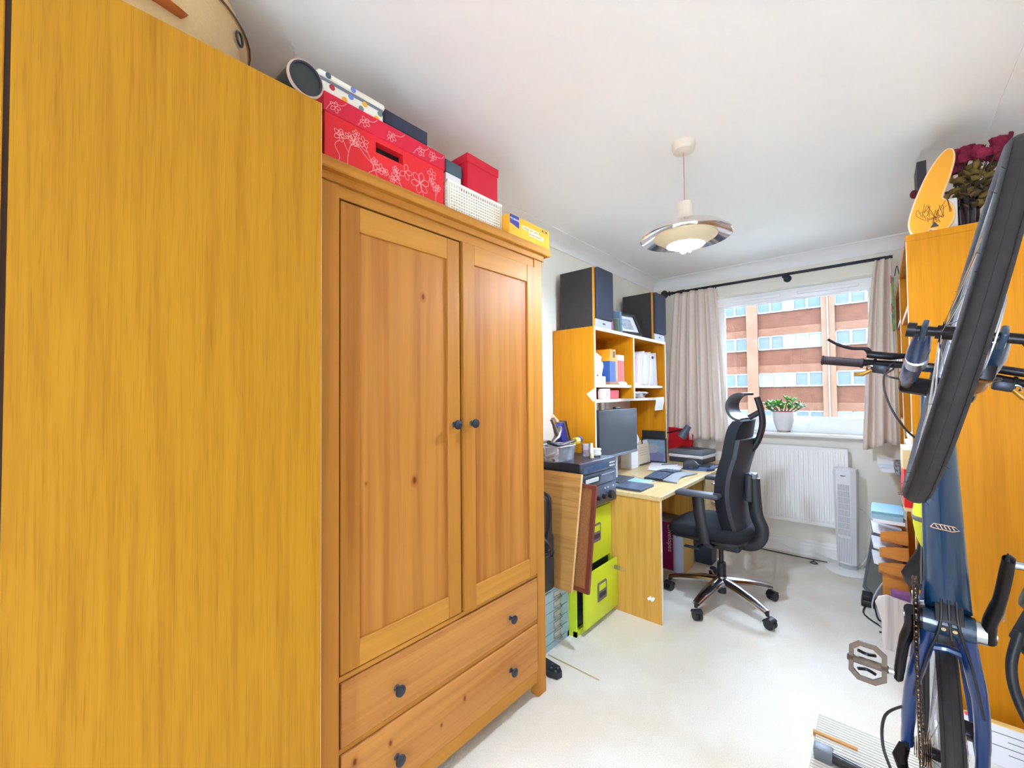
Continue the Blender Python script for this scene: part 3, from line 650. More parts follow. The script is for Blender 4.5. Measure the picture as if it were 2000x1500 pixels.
M_curt = plain('beige satin curtain', rgb(232, 216, 203), .6, noise=.03, nscale=30, sheen=.2)
def curtain(xt0, xt1, xb0, xb1, zt, zb_, n, label, ph=0, seedv=1, at=.022, ab=.056, tilt=0):
    rr = random.Random(seedv); ws = [rr.uniform(.7, 1.3) for _ in range(n)]; tot = sum(ws); cum = [0]
    for w_ in ws: cum.append(cum[-1]+w_/tot)
    am = [rr.uniform(.75, 1.2) for _ in range(n)]
    def fn(u, v):
        i = min(n-1, max(j for j in range(n) if cum[j] <= u+1e-9)); f = (u-cum[i])/(cum[i+1]-cum[i])
        k = v**.7; A = (at + (ab-at)*k)*am[i]
        # soft, partly collapsing folds: top pleats pinched
        y = 4.0 + A*math.cos(2*pi*f+ph) + .006*math.sin(9*u+4*v)
        x = (xt0+(xt1-xt0)*u)*(1-k) + (xb0+(xb1-xb0)*u)*k + A*.35*math.sin(4*pi*f)*(1-.4*v)
        return (x, y-.015*k, zt+(zb_-zt)*v - .012*math.sin(7*u)*v + tilt*u*v)
    t = thing('curtain', label, 'curtain', ((xb0+xb1)/2, 4.0, zb_))
    part('cloth', MB().sheet(fn, n*14, 36, .0025), M_curt, t, ang=180)
    part('heading_tape', MB().sheet(lambda u, v: (V(fn(u, v*.055)) + V((0, .006, .004))), n*14, 2, .002), M_curt, t, ang=180)
    return t
curtain(-1.445, -1.085, -1.535, -1.01, 2.262, .895, 5, 'beige pleated curtain hanging between the far speaker and the window', 0.5, 3, tilt=-.01)
curtain(-.002, .084, -.098, .085, 2.262, .90, 2, 'beige pleated curtain hanging next to the bookcases', 2.6, 5, at=.014, ab=.038, tilt=.05)

# ================================================================ pot plant on the sill
pp = thing('potted_jade_plant', 'green jade plant in a white pot with a red liner on the sill', 'plant', (-.605, 4.115, .989))
cx, cy, zs = -.605, 4.115, .989
def sq(r, z, k=.28):  # rounded square ring
    out = []
    for i in range(32):
        a = 2*pi*i/32+pi/4; c, s_ = math.cos(a), math.sin(a); q = (abs(c)**4+abs(s_)**4)**-.25
        out.append(V((cx+c*r*(1-k+k*q), cy+s_*r*(1-k+k*q), z)))
    return out
def loft(rings, cap=True):
    m = MB(); n = len(rings[0]); vs = [p for r_ in rings for p in r_]
    fs = [(i*n+k, i*n+(k+1) % n, (i+1)*n+(k+1) % n, (i+1)*n+k) for i in range(len(rings)-1) for k in range(n)]
    if cap: fs += [tuple(range(n-1, -1, -1)), tuple(range((len(rings)-1)*n, len(rings)*n))]
    return m.add(vs, fs)
part('pot', loft([sq(.048, zs+.012), sq(.052, zs+.018), sq(.070, zs+.08), sq(.082, zs+.165), sq(.079, zs+.167), sq(.072, zs+.155), sq(.066, zs+.12)]), M_white, pp)
part('pot_foot', loft([sq(.045, zs), sq(.047, zs+.012)]), plain('grey foot', rgb(170, 150, 140), .6), pp)
part('liner', loft([sq(.066, zs+.13), sq(.073, zs+.172), sq(.069, zs+.172), sq(.064, zs+.15)]), plain('red liner', rgb(206, 40, 44), .5), pp)
part('soil', loft([sq(.062, zs+.14), sq(.068, zs+.150)]), plain('soil', rgb(70, 52, 40), .9), pp)
M_leaf = plain('jade leaf', rgb(96, 172, 40), .3, noise=.25, nscale=14); M_leaf2 = plain('jade leaf dark', rgb(60, 128, 62), .3, noise=.25, nscale=14)
M_stem = plain('jade stem', rgb(96, 104, 70), .7)
lm = []
for mm in (M_leaf, M_leaf2):
    q = MB().sph((0, 0, .024), .024, (.62, .2, 1), 10, 7); me = mesh_of(q, 'leaf', ang=180); me.materials.append(mm); lm.append(me)
rr = random.Random(11); stems = MB(); tips = []
for i in range(11):
    a = 2*pi*i/11+rr.uniform(-.2, .2); L_ = rr.uniform(.07, .135); el = rr.uniform(.45, 1.25)
    b = V((cx+.02*math.cos(a), cy+.02*math.sin(a), zs+.15)); t_ = b+V((math.cos(a)*math.cos(el)*1.25, math.sin(a)*math.cos(el)*.7, math.sin(el)))*L_
    mid = (b+t_)/2+V((0, 0, -.008)); stems.tube([b, mid, t_], [.006, .0045, .0035], 6)
    for p, k in ((t_, 4), (mid+(t_-mid)*.5, 2)):
        for j in range(k):
            aa = a+2*pi*j/k+rr.uniform(-.5, .5); tilt_ = rr.uniform(.3, 1.15)
            o = bpy.data.objects.new('leaf', lm[0] if (p.z > zs+.22 or rr.random() < .45) else lm[1]); COL.objects.link(o); o.parent = pp
            s_ = rr.uniform(.75, 1.1); o.matrix_local = WM[pp].inverted() @ Matrix.Translation(p) @ Euler((0, tilt_, aa)).to_matrix().to_4x4() @ Euler((0, 0, pi/2)).to_matrix().to_4x4() @ Matrix.Scale(s_, 4); WM[o] = WM[pp]
part('branches', stems, M_stem, pp)

# ================================================================ tower fan
tf_ = thing('tower_fan', 'white tower fan on a round base beside the radiator', 'fan', (-.2, 3.955, 0), (0, 0, math.radians(-14)))
part('base', MB().lathe([(.14, .003), (.14, .012), (.132, .018), (.06, .024), (0, .024)], n=40), M_trim, tf_, world=False)
part('neck', MB().lathe([(.052, .022), (.05, .05), (.05, .065)], n=24, sx=1.1, sy=.8), M_lgrey, tf_, world=False)
def fbody(z, w, d, dy): # half hexagon section, front faces local -y
    return [V((-w, -d*.55+dy, z)), (V((-w*.62, -d+dy, z))), V((w*.62, -d+dy, z)), V((w, -d*.55+dy, z)), V((w*.95, d*.7+dy, z)), V((w*.5, d+dy, z)), V((-w*.5, d+dy, z)), V((-w*.95, d*.7+dy, z))]
rings = [fbody(.06, .058, .05, 0), fbody(.72, .071, .058, 0), fbody(.742, .066, .054, 0)]
part('body', loft(rings), M_white, tf_, world=False, ang=25)
part('top_cap', loft([fbody(.743, .070, .058, 0), fbody(.752, .066, .055, 0)]), M_white, tf_, world=False, ang=25)
part('grille_recess', MB().box((-.036, -.0575, .27), (.036, -.055, .64)), plain('fan recess', rgb(150, 152, 160), .6), tf_, world=False, smooth=False)
for i in range(11):
    x = -.036+.072*i/10; part('grille_bar', MB().box((x-.0018, -.0605, .27), (x+.0018, -.0565, .64)), M_white, tf_, world=False, smooth=False)
for j in range(9):
    z = .27+.37*j/8; part('grille_bar', MB().box((-.037, -.0615, z-.0018), (.037, -.057, z+.0018)), M_white, tf_, world=False, smooth=False)
for i in range(8):
    x = -.033+.066*i/7; part('front_rib', MB().box((x-.002, -.0555, .075), (x+.002, -.0535, .25)), M_lgrey, tf_, world=False, smooth=False)
part('badge', MB().box((-.016, -.0585, .700), (.016, -.0575, .704)).box((-.013, -.0585, .697), (.004, -.0575, .700)), M_dgrey, tf_, 'small dark maker badge', world=False, smooth=False)
solo('fan_cable', MB().tube(cat_path([(-.14, 3.99, .03), (-.09, 4.04, .12), (-.075, 4.08, .33), (-.11, 4.10, .42), (-.14, 4.06, .44)], 8), .0035, 6), M_white, 'white cable looping behind the tower fan', 'cable')
solo('skirting_cable', MB().tube(cat_path([(-.80, 4.10, .10), (-.68, 4.095, .075), (-.55, 4.09, .035), (-.42, 4.09, .045), (-.30, 4.09, .02), (-.22, 4.10, .02)], 8), .004, 6), M_trim, 'white cable drooping along the skirting under the radiator', 'cable')
cb = MB().tube(cat_path([(-1.0, 4.02, .005), (-.75, 4.035, .005), (-.55, 4.03, .005), (-.42, 4.03, .005), (-.33, 4.035, .005)], 8), .004, 6); cb.tube(cat_path([(-.42, 4.03, .005), (-.41, 3.99, .006), (-.385, 3.955, .006), (-.405, 3.935, .006), (-.43, 3.95, .006), (-.41, 3.985, .008)], 6), .0035, 6)
solo('floor_cable', cb, M_black, 'thin black cable with a small loop on the carpet below the radiator', 'cable')
# ================================================================ desk and hutch
dk = thing('desk', 'long pale beech desk with a solid end panel and drawers', 'desk', (-1.32, 3.16, 0))
DX = -.955; DY0, DY1 = 2.357, 3.965; DZ = .725
part('desktop', B((-1.69, DY0-.005, .70), (DX+.004, DY1, DZ), .002, 1), M_beechtop, dk, smooth=False)
part('end_panel', B((-1.685, DY0, 0), (DX, DY0+.022, .6995), .001, 1), M_beechpanel, dk, smooth=False)
part('end_panel', B((-1.685, DY1-.022, 0), (DX, DY1, .6995), .001, 1), M_beechpanel, dk, smooth=False)
part('modesty_panel', B((-1.60, DY0+.022, .25), (-1.582, DY1-.022, .6995)), M_beechpanel, dk, smooth=False)
part('edge_strip', B((DX, DY0, 0), (DX+.0008, DY0+.022, .70)), M_edge, dk, smooth=False)  # pale colour gives this panel edge its lit look
part('chipped_patch', MB().prism([(-1.036, .118), (-1.024, .124), (-1.012, .117), (-1.002, .125), (-.994, .142), (-1.004, .147), (-1.014, .138), (-1.022, .150), (-1.030, .138), (-1.042, .130)], .0008, basis((0, DY0-.0008, 0), (1, 0, 0), (0, 0, 1)) @ Matrix.Scale(-1, 4, (0, 0, 1))), M_paper, dk, 'small white worn patch', smooth=False)
part('pedestal', B((-1.50, 3.19, .41), (DX-.022, 3.60, .6995)), M_beechpanel, dk, smooth=False)
for i in range(2):
    z1 = .690-i*.14; d = part('drawer', B((DX-.021, 3.20, z1-.134), (DX-.003, 3.59, z1), .002, 1), M_beechtop, dk, smooth=False)
    part('handle', MB().tube(bez((DX-.003, 3.33, z1-.05), (DX+.03, 3.33, z1-.05), (DX+.03, 3.46, z1-.05), (DX-.003, 3.46, z1-.05), 8), .005, 8), M_chrome, d, 'curved metal handle')

hu = thing('desk_hutch', 'orange beech shelf unit with pale edges standing on the desk', 'shelf unit', (-1.53, 2.96, DZ))
HX = -1.369; HY0, HY1 = 2.360, 3.556; HT = 1.757; hb = -1.69
def hboard(name, a, b): return part(name, B(a, b), M_beech, hu, smooth=False)
for ya_, yb2 in ((HY0, HY0+.018), (HY1-.018, HY1)):
    hboard('side_panel', (hb, ya_, DZ+.0005), (HX-.001, yb2, HT-.02 if ya_ > 3 else HT))
    part('edge_strip', B((HX-.001, ya_, DZ+.0005), (HX+.0004, yb2, HT-(.02 if ya_ > 3 else 0))), M_edge, hu, smooth=False)
hboard('top_board', (hb, HY0+.018, HT-.022), (HX-.001, HY1+.0, HT)); part('edge_strip', B((HX-.001, HY0, HT-.022), (HX+.0006, HY1, HT)), M_edge, hu, smooth=False)
hboard('divider', (hb, 2.934, 1.2825), (HX-.003, 2.952, HT-.022)); part('edge_strip', B((HX-.003, 2.934, 1.2825), (HX-.001, 2.952, HT-.022)), M_edge, hu, smooth=False)
for a_, b_ in ((HY0+.018, 2.934), (2.952, HY1-.018)):
    hboard('shelf', (hb, a_, 1.362), (-1.392, b_, 1.382)); part('edge_strip', B((-1.392, a_, 1.362), (-1.390, b_, 1.382)), M_edge, hu, smooth=False)
# lower shelf with a concave front edge
ys = [HY0+.018+(HY1-HY0-.036)*i/16 for i in range(17)]
fr = [(y, HX-.004 - (.10*math.sin(pi*(y-2.6)/(3.62-2.6))**1.2 if 2.6 < y < 3.62 else 0)) for y in ys]
poly = [(hb, ys[0])] + [(x, y) for y, x in fr] + [(hb, ys[-1])]
part('shelf', MB().prism(poly, .021, Matrix.Translation((0, 0, 1.2615))), M_beech, hu, smooth=False)
m = MB()
for (y0_, x0_), (y1_, x1_) in zip(fr[:-1], fr[1:]): m.add([(x0_+.001, y0_, 1.2615), (x1_+.001, y1_, 1.2615), (x1_+.001, y1_, 1.2825), (x0_+.001, y0_, 1.2825), (x0_-.001, y0_, 1.2615), (x1_-.001, y1_, 1.2615), (x1_-.001, y1_, 1.2825), (x0_-.001, y0_, 1.2825)], [(0, 1, 2, 3), (7, 6, 5, 4), (0, 4, 5, 1), (3, 2, 6, 7)])
part('edge_strip', m, M_edge, hu, smooth=False)
part('back_panel', B((hb, HY0+.018, 1.2825), (hb+.004, HY1-.018, HT-.022)), M_beech, hu, smooth=False)
part('cable_duct', B((-1.698, 3.0, .80), (-1.680, 3.05, 1.26)).box((-1.698, 3.06, .80), (-1.680, 3.12, 1.26)), M_white, hu, 'white vertical trunking', smooth=False)

# speakers ----------------------------------------------------------
M_spk = plain('black ash vinyl', rgb(50, 46, 46), .6, noise=.12, nscale=60); M_grille = plain('charcoal speaker cloth', rgb(62, 66, 82), .95, noise=.15, nscale=400, bump=.2)
M_strip = plain('oak trim strip', rgb(216, 150, 52), .4)
for y, lab in ((2.385, 'black loudspeaker nearest the pine wardrobe, on the desk hutch'), (3.325, 'black loudspeaker nearest the curtain, on the desk hutch')):
    s = thing('loudspeaker', lab, 'speaker', (-1.5, y+.11, HT), group='pair of loudspeakers on the hutch')
    part('cabinet', B((-1.645, y, HT+.0005), (-1.392, y+.215, HT+.393), .002, 1), M_spk, s, smooth=False)
    part('trim_strip', B((-1.392, y, HT+.0005), (-1.378, y+.215, HT+.393)), M_strip, s, smooth=False)
    part('plinth', B((-1.378, y+.003, HT+.0005), (-1.369, y+.212, HT+.052)), M_lgrey, s, 'pale grey plinth with badge', smooth=False)
    part('grille', B((-1.378, y+.001, HT+.054), (-1.350, y+.214, HT+.391), .012, 3), M_grille, s)
    part('badge', B((-1.369, y+.09, HT+.022), (-1.3682, y+.125, HT+.032)), M_dgrey, s, smooth=False)
# photo frame between speakers
def lean(o, ang, ax='Y'): return Matrix.Translation(V(o)) @ Matrix.Rotation(ang, 4, ax)
pf = thing('framed_photo', 'black photo frame with a white mount leaning between the loudspeakers', 'picture frame', (-1.395, 2.95, HT), (0, -.42, math.radians(-12)))
def pframe(p, w, h, t, bw, mats, img=None):
    part('frame', MB().box((0, -w/2, 0), (t, w/2, bw)).box((0, -w/2, h-bw), (t, w/2, h)).box((0, -w/2, bw), (t, -w/2+bw, h-bw)).box((0, w/2-bw, bw), (t, w/2, h-bw)), mats[0], p, world=False, smooth=False)
    part('backing', MB().box((.0, -w/2+bw, bw), (.004, w/2-bw, h-bw)), mats[1], p, world=False, smooth=False)
pframe(pf, .255, .188, .018, .020, (M_blacks, M_paper))
part('print', MB().box((.004, -.062, .05), (.0048, .062, .142)), plain('grey print', rgb(176, 184, 196), .6, noise=.3, nscale=30), pf, world=False, smooth=False)
part('easel_back', MB().box((-.006, -.03, .0), (-.001, .03, .11)), M_blacks, pf, world=False, smooth=False)
pf2 = thing('framed_photo', 'black frame leaning behind the white mounted photo on the hutch', 'picture frame', (-1.46, 3.12, HT), (0, -.38, math.radians(4)))
pframe(pf2, .20, .15, .014, .016, (M_blacks, M_dgrey))
for i, (y, w_, h, c, ang, lab) in enumerate(((2.655, .012, .12, (206, 110, 160), .14, 'thin pink book leaning beside the near loudspeaker'), (2.69, .03, .15, (196, 130, 110), .05, 'salmon covered book standing behind the thin pink book'), (2.735, .025, .10, (92, 116, 92), .12, 'green booklet leaning beside the salmon book'), (2.775, .03, .155, (96, 128, 150), .10, 'blue grey book standing next to the photo frame'))):
    t = thing('book', lab, 'book', (-1.45 - .04*(i == 1), y, HT), (ang, 0, 0))
    part('cover', MB().box((-.08, 0, .001), (.06, w_, h)), plain('cover %d %d %d' % c, rgb(*c), .6), t, world=False, smooth=False)
    part('pages', MB().box((-.077, .002, h), (.056, w_-.002, h+.001)), M_paper2, t, world=False, smooth=False)

# hutch contents ----------------------------------------------------
SZ = 1.3825
def book(label, y, w_, h, col, x=-1.40, d=.15, rx=0, z=SZ, bands=(), pagecol=None):
    t = thing('book', label, 'book', (x, y, z), (rx, 0, 0))
    part('cover', MB().box((-d, 0, .0006), (0, w_, h)), plain('bk %d %d %d' % col, rgb(*col), .5), t, world=False, smooth=False)
    part('pages', MB().box((-d+.002, .003, h), (-.004, w_-.003, h+.0006)), M_paper2, t, world=False, smooth=False)
    for k, (z0, z1, c) in enumerate(bands):
        part('spine_band', MB().box((0, .0, z0), (.0006, w_, z1)), plain('bk %d %d %d' % c, rgb(*c), .5), t, world=False, smooth=False)
    return t
book('thick dictionary with an orange top and blue spine in the hutch', 2.620, .085, .225, (44, 84, 150), bands=((.145, .2255, (248, 158, 24)),), z=SZ+.02)
dct = [o for o in bpy.data.objects if o.get('label', '').startswith('thick dictionary')][0]
part('orange_wrap', MB().box((-.152, -.0008, .145), (.0012, .0858, .227)), plain('bk orange', rgb(248, 158, 24), .5), dct, world=False, smooth=False); part('badge', MB().box((.0012, .05, .17), (.002, .075, .215)), M_black, dct, world=False, smooth=False)
book('red and cream paperback beside the thick blue dictionary', 2.735, .10, .215, (238, 206, 170), x=-1.398, bands=((.02, .175, (226, 66, 44)),), z=SZ+.0)
book('slim red hardback leaning against the divider in the hutch', 2.985, .022, .215, (206, 24, 60), rx=-.10)
book('slim navy book standing against the hutch divider', 2.955, .018, .19, (50, 84, 150), rx=-.02)
solo('book', MB().box((-1.54, 2.60, SZ+.0005), (-1.39, 2.74, SZ+.0105)).box((-1.54, 2.61, SZ+.0105), (-1.395, 2.735, SZ+.0195)), plain('brown paperback', rgb(178, 130, 96), .7), 'two thin brown paperbacks lying flat under the blue dictionary', 'book')
solo('card_box', MB().box((-1.52, 2.385, SZ+.0005), (-1.398, 2.56, SZ+.055), .003, 1), M_paper, 'small white card box on the upper hutch shelf', 'box')
lt = thing('letter_bundle', 'bundle of loose letters and cards leaning at the end of the hutch shelf', 'letters', (-1.45, 2.42, SZ+.056))
for i, (y, z, ry, rx, w_, h, mt) in enumerate(((2.40, .0, .1, .25, .12, .10, M_paper2), (2.43, .0, .12, -.3, .11, .15, M_paper), (2.50, .0, -.1, -.5, .10, .12, M_paper), (2.55, -.02, .05, -.1, .065, .10, M_white), (2.39, .07, .1, .1, .06, .09, M_paper2), (2.44, .06, .1, .75, .09, .09, plain('airmail', rgb(226, 220, 238), .7)))):
    part('letter', MB().cbox((-1.425-.012*i, y+.058, SZ+.06+z+h/2), (.003, w_, h), (rx, ry, 0)), mt, lt, smooth=False)
ps = thing('paper_stack', 'upright bundle of white document folders in the right half of the hutch', 'papers', (-1.48, 3.25, SZ))
for i in range(9):
    y = 3.07+i*.042; a_ = -.20+.035*i
    part('folder', MB().cbox((-1.49, y, SZ+.13), (.20, .012 if i in (3, 4, 5) else .005, .245 + .02*(i % 3)), (a_, 0, 0)), (M_paper, plain('pale folder', rgb(226, 226, 240), .6), plain('pinkish paper', rgb(236, 222, 214), .8))[i % 3], ps, smooth=False)
part('clip', MB().box((-1.385, 3.30, 1.60), (-1.375, 3.325, 1.62)), M_black, ps, smooth=False)
solo('index_cards', MB().box((-1.50, 2.755, SZ+.0005), (-1.387, 2.86, SZ+.012)).box((-1.49, 2.76, SZ+.012), (-1.386, 2.84, SZ+.022)), M_paper, 'small stack of white cards in front of the red paperback', 'cards')
solo('note_block', MB().box((-1.50, 2.965, SZ+.0005), (-1.388, 3.07, SZ+.02)), M_paper, 'white note block lying below the slim red hardback', 'paper block')
LZ = 1.2830
solo('photo_album', B((-1.62, 2.385, LZ), (-1.46, 2.50, LZ+.075), .003, 1), plain('dark plum card', rgb(74, 24, 54), .5), 'dark plum album at the left of the low hutch slot', 'album')
solo('red_box', B((-1.60, 2.53, LZ), (-1.425, 2.80, LZ+.062), .003, 1), plain('red card box', rgb(206, 22, 32), .5), 'flat red box in the low hutch slot', 'box')
sk = thing('plug_socket_cube', 'white cube with two dark slots at the front of the low hutch slot', 'socket', (-1.39, 2.54, LZ))
part('cube', B((-1.425, 2.495, LZ), (-1.373, 2.572, LZ+.070), .004), M_white, sk)
part('slot', MB().box((-1.373, 2.522, LZ+.02), (-1.3722, 2.527, LZ+.05)).box((-1.373, 2.541, LZ+.02), (-1.3722, 2.546, LZ+.05)), M_dgrey, sk, smooth=False)
rr = random.Random(4)
for nm, cy_, lab in (('crumpled_paper', 3.0, 'crumpled white tissue beside the divider in the low hutch slot'), ('crumpled_paper', 3.17, 'folded white receipts piled in the low hutch slot')):
    m = MB()
    for i in range(4):
        m.sheet(lambda u, v, s=i: (-1.52+.10*u+.01*s, cy_-.06+.13*v, LZ+.006+.010*s+.018*abs(math.sin(3.1*u+s)*math.cos(4*v+s*1.7))), 7, 7, .0012)
    solo(nm, m, M_paper, lab, 'paper', ang=10)
solo('hanging_note', MB().sheet(lambda u, v: (-1.40+.03*u+.004*math.sin(5*v), 3.40+.10*u-.01*v, 1.284-.115*max(0, v-.06)+.004*u), 3, 8, .001), M_paper, 'white note hanging over the edge of the curved hutch shelf', 'paper')
solo('sticky_note', MB().prism([(-1.43, 1.32), (-1.372, 1.355), (-1.369, 1.275), (-1.382, 1.268)], .0012, basis((0, HY0-.0016, 0), (1, 0, 0), (0, 0, 1)) @ Matrix.Scale(-1, 4, (0, 0, 1))), M_paper2, 'cream sticky note stuck on the outer side of the hutch', 'note')
# ================================================================ things on the desk
mo = thing('monitor', 'thin bezel computer monitor standing on the desk under the hutch', 'monitor', (-1.42, 2.655, DZ))
M_scr = plain('dark screen', rgb(52, 58, 70), .26, spec=.9)
part('panel', B((-1.385, 2.375, .892), (-1.352, 2.935, 1.212), .004), M_black, mo)
part('screen', B((-1.3522, 2.381, .912), (-1.3512, 2.929, 1.206)), M_scr, mo, smooth=False)
part('chin', B((-1.3525, 2.376, .893), (-1.349, 2.934, .911), .002, 1), M_grey, mo)
part('neck', B((-1.425, 2.62, DZ+.01), (-1.385, 2.69, 1.05), .006), M_lgrey, mo)
part('base', B((-1.50, 2.54, DZ+.0005), (-1.30, 2.77, DZ+.012), .004), M_dgrey, mo)
part('webcam', B((-1.385, 2.62, 1.212), (-1.36, 2.70, 1.228), .005), M_black, mo)
kb = thing('ergonomic_keyboard', 'split curved keyboard with a grey palm rest on the desk', 'keyboard', (-1.14, 2.97, DZ))
kM = Matrix.Translation((-1.135, 2.985, DZ)) @ Matrix.Rotation(math.radians(90), 4, 'Z')
def kz(u, v): # local x along width, y towards the user (-y)
    return .010+.016*math.exp(-((u)/.16)**2)+.004*math.cos(u*20)*0
KW = .21
m = MB(kM); m.sheet(lambda u, v: ((u-.5)*2*KW, .10-.13*v-.03*abs(u-.5)*0, kz((u-.5)*2*KW, v)), 24, 4, -.008); part('key_deck', m, M_black, kb)
m = MB(kM); m.sheet(lambda u, v: ((u-.5)*2*KW*.98, -.03-.095*v - .035*math.sin(pi*u)*v*-1, kz((u-.5)*2*KW, v)*(1-.55*v)+.001), 24, 5, -.007); part('palm_rest', m, plain('soft grey palm rest', rgb(140, 143, 150), .6), kb)
km = mesh_of(MB().cbox((0, 0, 0), (.0155, .0155, .006), bev=.0025), 'key'); km.materials.append(plain('keycap', rgb(84, 96, 118), .55))
for j in range(6):
    for i in range(19):
        u = -KW*.93+i*.0205; v = .088-j*.0205
        if abs(u) < .012 and j > 0: continue
        o = bpy.data.objects.new('key', km); COL.objects.link(o); o.parent = kb
        sl = -2*u/.0256*.016*math.exp(-(u/.16)**2)
        o.matrix_local = WM[kb].inverted() @ kM @ Matrix.Translation((u, v, kz(u, 0)+.004)) @ Matrix.Rotation(math.atan(-sl*.9), 4, 'Y'); WM[o] = WM[kb]
mp = thing('mouse_mat', 'dark blue mouse mat with a gel wrist rest on the desk', 'mouse mat', (-1.08, 3.41, DZ))
M_mat = plain('slate blue foam', rgb(66, 84, 118), .85)
mM = Matrix.Translation((-1.09, 3.42, DZ+.0005)) @ Matrix.Rotation(math.radians(100), 4, 'Z')
part('mat', MB(mM).prism([(.10*math.cos(a)*(1.0), .13*math.sin(a)) for a in [2*pi*i/28 for i in range(28)]], .004), M_mat, mp)
part('wrist_rest', MB(mM).tube(bez((-.085, -.085, .012), (-.04, -.125, .014), (.04, -.125, .014), (.085, -.085, .012), 10), [.006]+[.018]*9+[.006], 10, flat=.7), M_mat, mp)
ms = thing('vertical_mouse', 'dark grey vertical mouse on the blue mat', 'mouse', (-1.13, 3.42, DZ+.005))
part('shell', MB(Matrix.Translation((-1.13, 3.42, DZ+.005)) @ Matrix.Rotation(math.radians(100), 4, 'Z')).sheet(lambda u, v: (.036*math.cos(pi*v)*(1-.25*u) - .012*math.sin(pi*v), .055-.11*u, .066*math.sin(pi*v)**.8*(math.sin(pi*(.12+.8*u)))**.6), 14, 14, .001), M_dgrey, ms)
part('thumb_shelf', B((-1.135, 3.37, DZ+.005), (-1.105, 3.47, DZ+.014), .004), M_grey, ms)
lp = thing('laptop', 'closed dark slim laptop on the desk behind the hi-fi', 'laptop', (-1.42, 2.50, DZ))
part('base', B((-1.56, 2.40, DZ+.0125), (-1.24, 2.56, DZ+.0195), .003), M_dgrey, lp) if False else part('base', B((-1.275, 2.40, DZ+.0005), (-1.09, 2.60, DZ+.008), .003), M_dgrey, lp)
part('lid', B((-1.275, 2.40, DZ+.0085), (-1.09, 2.60, DZ+.014), .003), plain('slate lid', rgb(74, 88, 112), .4), lp)
solo('notebook', B((-1.29, 2.62, DZ+.0005), (-1.16, 2.74, DZ+.009), .002, 1), plain('mint cover', rgb(150, 196, 196), .6), 'mint green notebook lying beside the laptop', 'notebook')
solo('charging_cable', MB().tube(cat_path([(-1.18, 2.62, DZ+.014), (-1.12, 2.68, DZ+.008), (-1.16, 2.76, DZ+.004), (-1.27, 2.80, DZ+.004), (-1.36, 2.86, DZ+.004)], 6), .0022, 6), M_white, 'thin white cable curling over the mint notebook', 'cable')
M_sheet = M_paper
solo('paper_sheets', MB().cbox((-1.33, 3.36, DZ+.003), (.21, .30, .004), (0, 0, .30)).cbox((-1.27, 3.27, DZ+.0065), (.21, .30, .0025), (0, 0, .12)), M_sheet, 'white paper sheets spread on the desk behind the keyboard', 'papers')
solo('magazine', MB().cbox((-1.24, 3.30, DZ+.0085), (.005, .30, .001), (0, 0, .12)), plain('pink edge', rgb(216, 150, 130), .6), 'thin pink folder edge showing on the paper sheets', 'folder') if False else None
pe = thing('pen', 'silver pen lying on the paper sheets', 'pen', (-1.31, 3.42, DZ+.009))
part('barrel', MB().cyl((-1.345, 3.37, DZ+.0135), (-1.27, 3.47, DZ+.0135), .0045, n=10), M_steel, pe); part('tip', MB().cyl((-1.27, 3.47, DZ+.0135), (-1.262, 3.481, DZ+.0135), .0045, .001, n=10), M_black, pe)
# card holder with notes, framed picture, dark board
nh = thing('note_holder', 'cream handwritten cards on a small stand beside the monitor', 'cards', (-1.50, 3.36, DZ))
part('card', MB().cbox((-1.505, 3.38, DZ+.085), (.003, .245, .165), (0, -.10, 0)), M_paper2, nh, smooth=False)
part('card', MB().cbox((-1.515, 3.32, DZ+.13), (.003, .11, .14), (0, -.10, 0)), plain('buff card', rgb(226, 206, 170), .8), nh, smooth=False)
part('card', MB().cbox((-1.513, 3.45, DZ+.12), (.003, .09, .15), (0, -.10, 0)), M_white, nh, smooth=False)
part('support', MB().box((-1.54, 3.28, DZ+.0005), (-1.48, 3.48, DZ+.008)), M_dgrey, nh, smooth=False)
for k in range(6): part('handwriting', MB().cbox((-1.5018-.0025*(k-3)*.0, 3.38, DZ+.035+.021*k), (.0006, .19-.02*(k % 3), .0016), (0, -.10, 0)), plain('ink', rgb(150, 140, 130), .8), nh, smooth=False)
solo('round_stand', MB().lathe([(.06, 0), (.06, .008), (.052, .014), (.012, .016), (.012, .15), (0, .15)], (-1.60, 3.33, DZ+.0005), 28), M_blacks, 'round black stand with a short post beside the note cards', 'stand')
fp = thing('framed_picture', 'black framed picture propped inside the window end of the hutch', 'picture frame', (-1.46, 3.50, DZ))
fM = Matrix.Translation((-1.462, 3.497, DZ+.001)) @ Matrix.Rotation(math.radians(2), 4, 'Z') @ Matrix.Scale(.88, 4, (1, 0, 0))
def fbox(a, b): return MB(fM).box(a, b)
part('frame', MB(fM).box((-.12, 0, 0), (.12, .014, .014)).box((-.12, 0, .196), (.12, .014, .21)).box((-.12, 0, .014), (-.108, .014, .196)).box((.108, 0, .014), (.12, .014, .196)), M_blacks, fp, smooth=False)
part('picture_background', fbox((-.108, .004, .014), (.108, .009, .196)), plain('grey blue print', rgb(120, 142, 162), .5, noise=.15, nscale=20), fp, smooth=False)
part('picture_shape', MB(fM).prism([(.0+.055*math.cos(a)-.01, .12+.04*math.sin(a)) for a in [2*pi*i/18 for i in range(18)]], .0008, basis((0, .0035, 0), (1, 0, 0), (0, 0, 1))), plain('grey tone', rgb(150, 150, 156), .6), fp, smooth=False)
part('picture_shape', MB(fM).prism([(-.07, .016), (.09, .016), (.10, .07), (.03, .10), (-.05, .07)], .0006, basis((0, .0036, 0), (1, 0, 0), (0, 0, 1))), plain('violet tone', rgb(112, 112, 150), .6), fp, smooth=False)
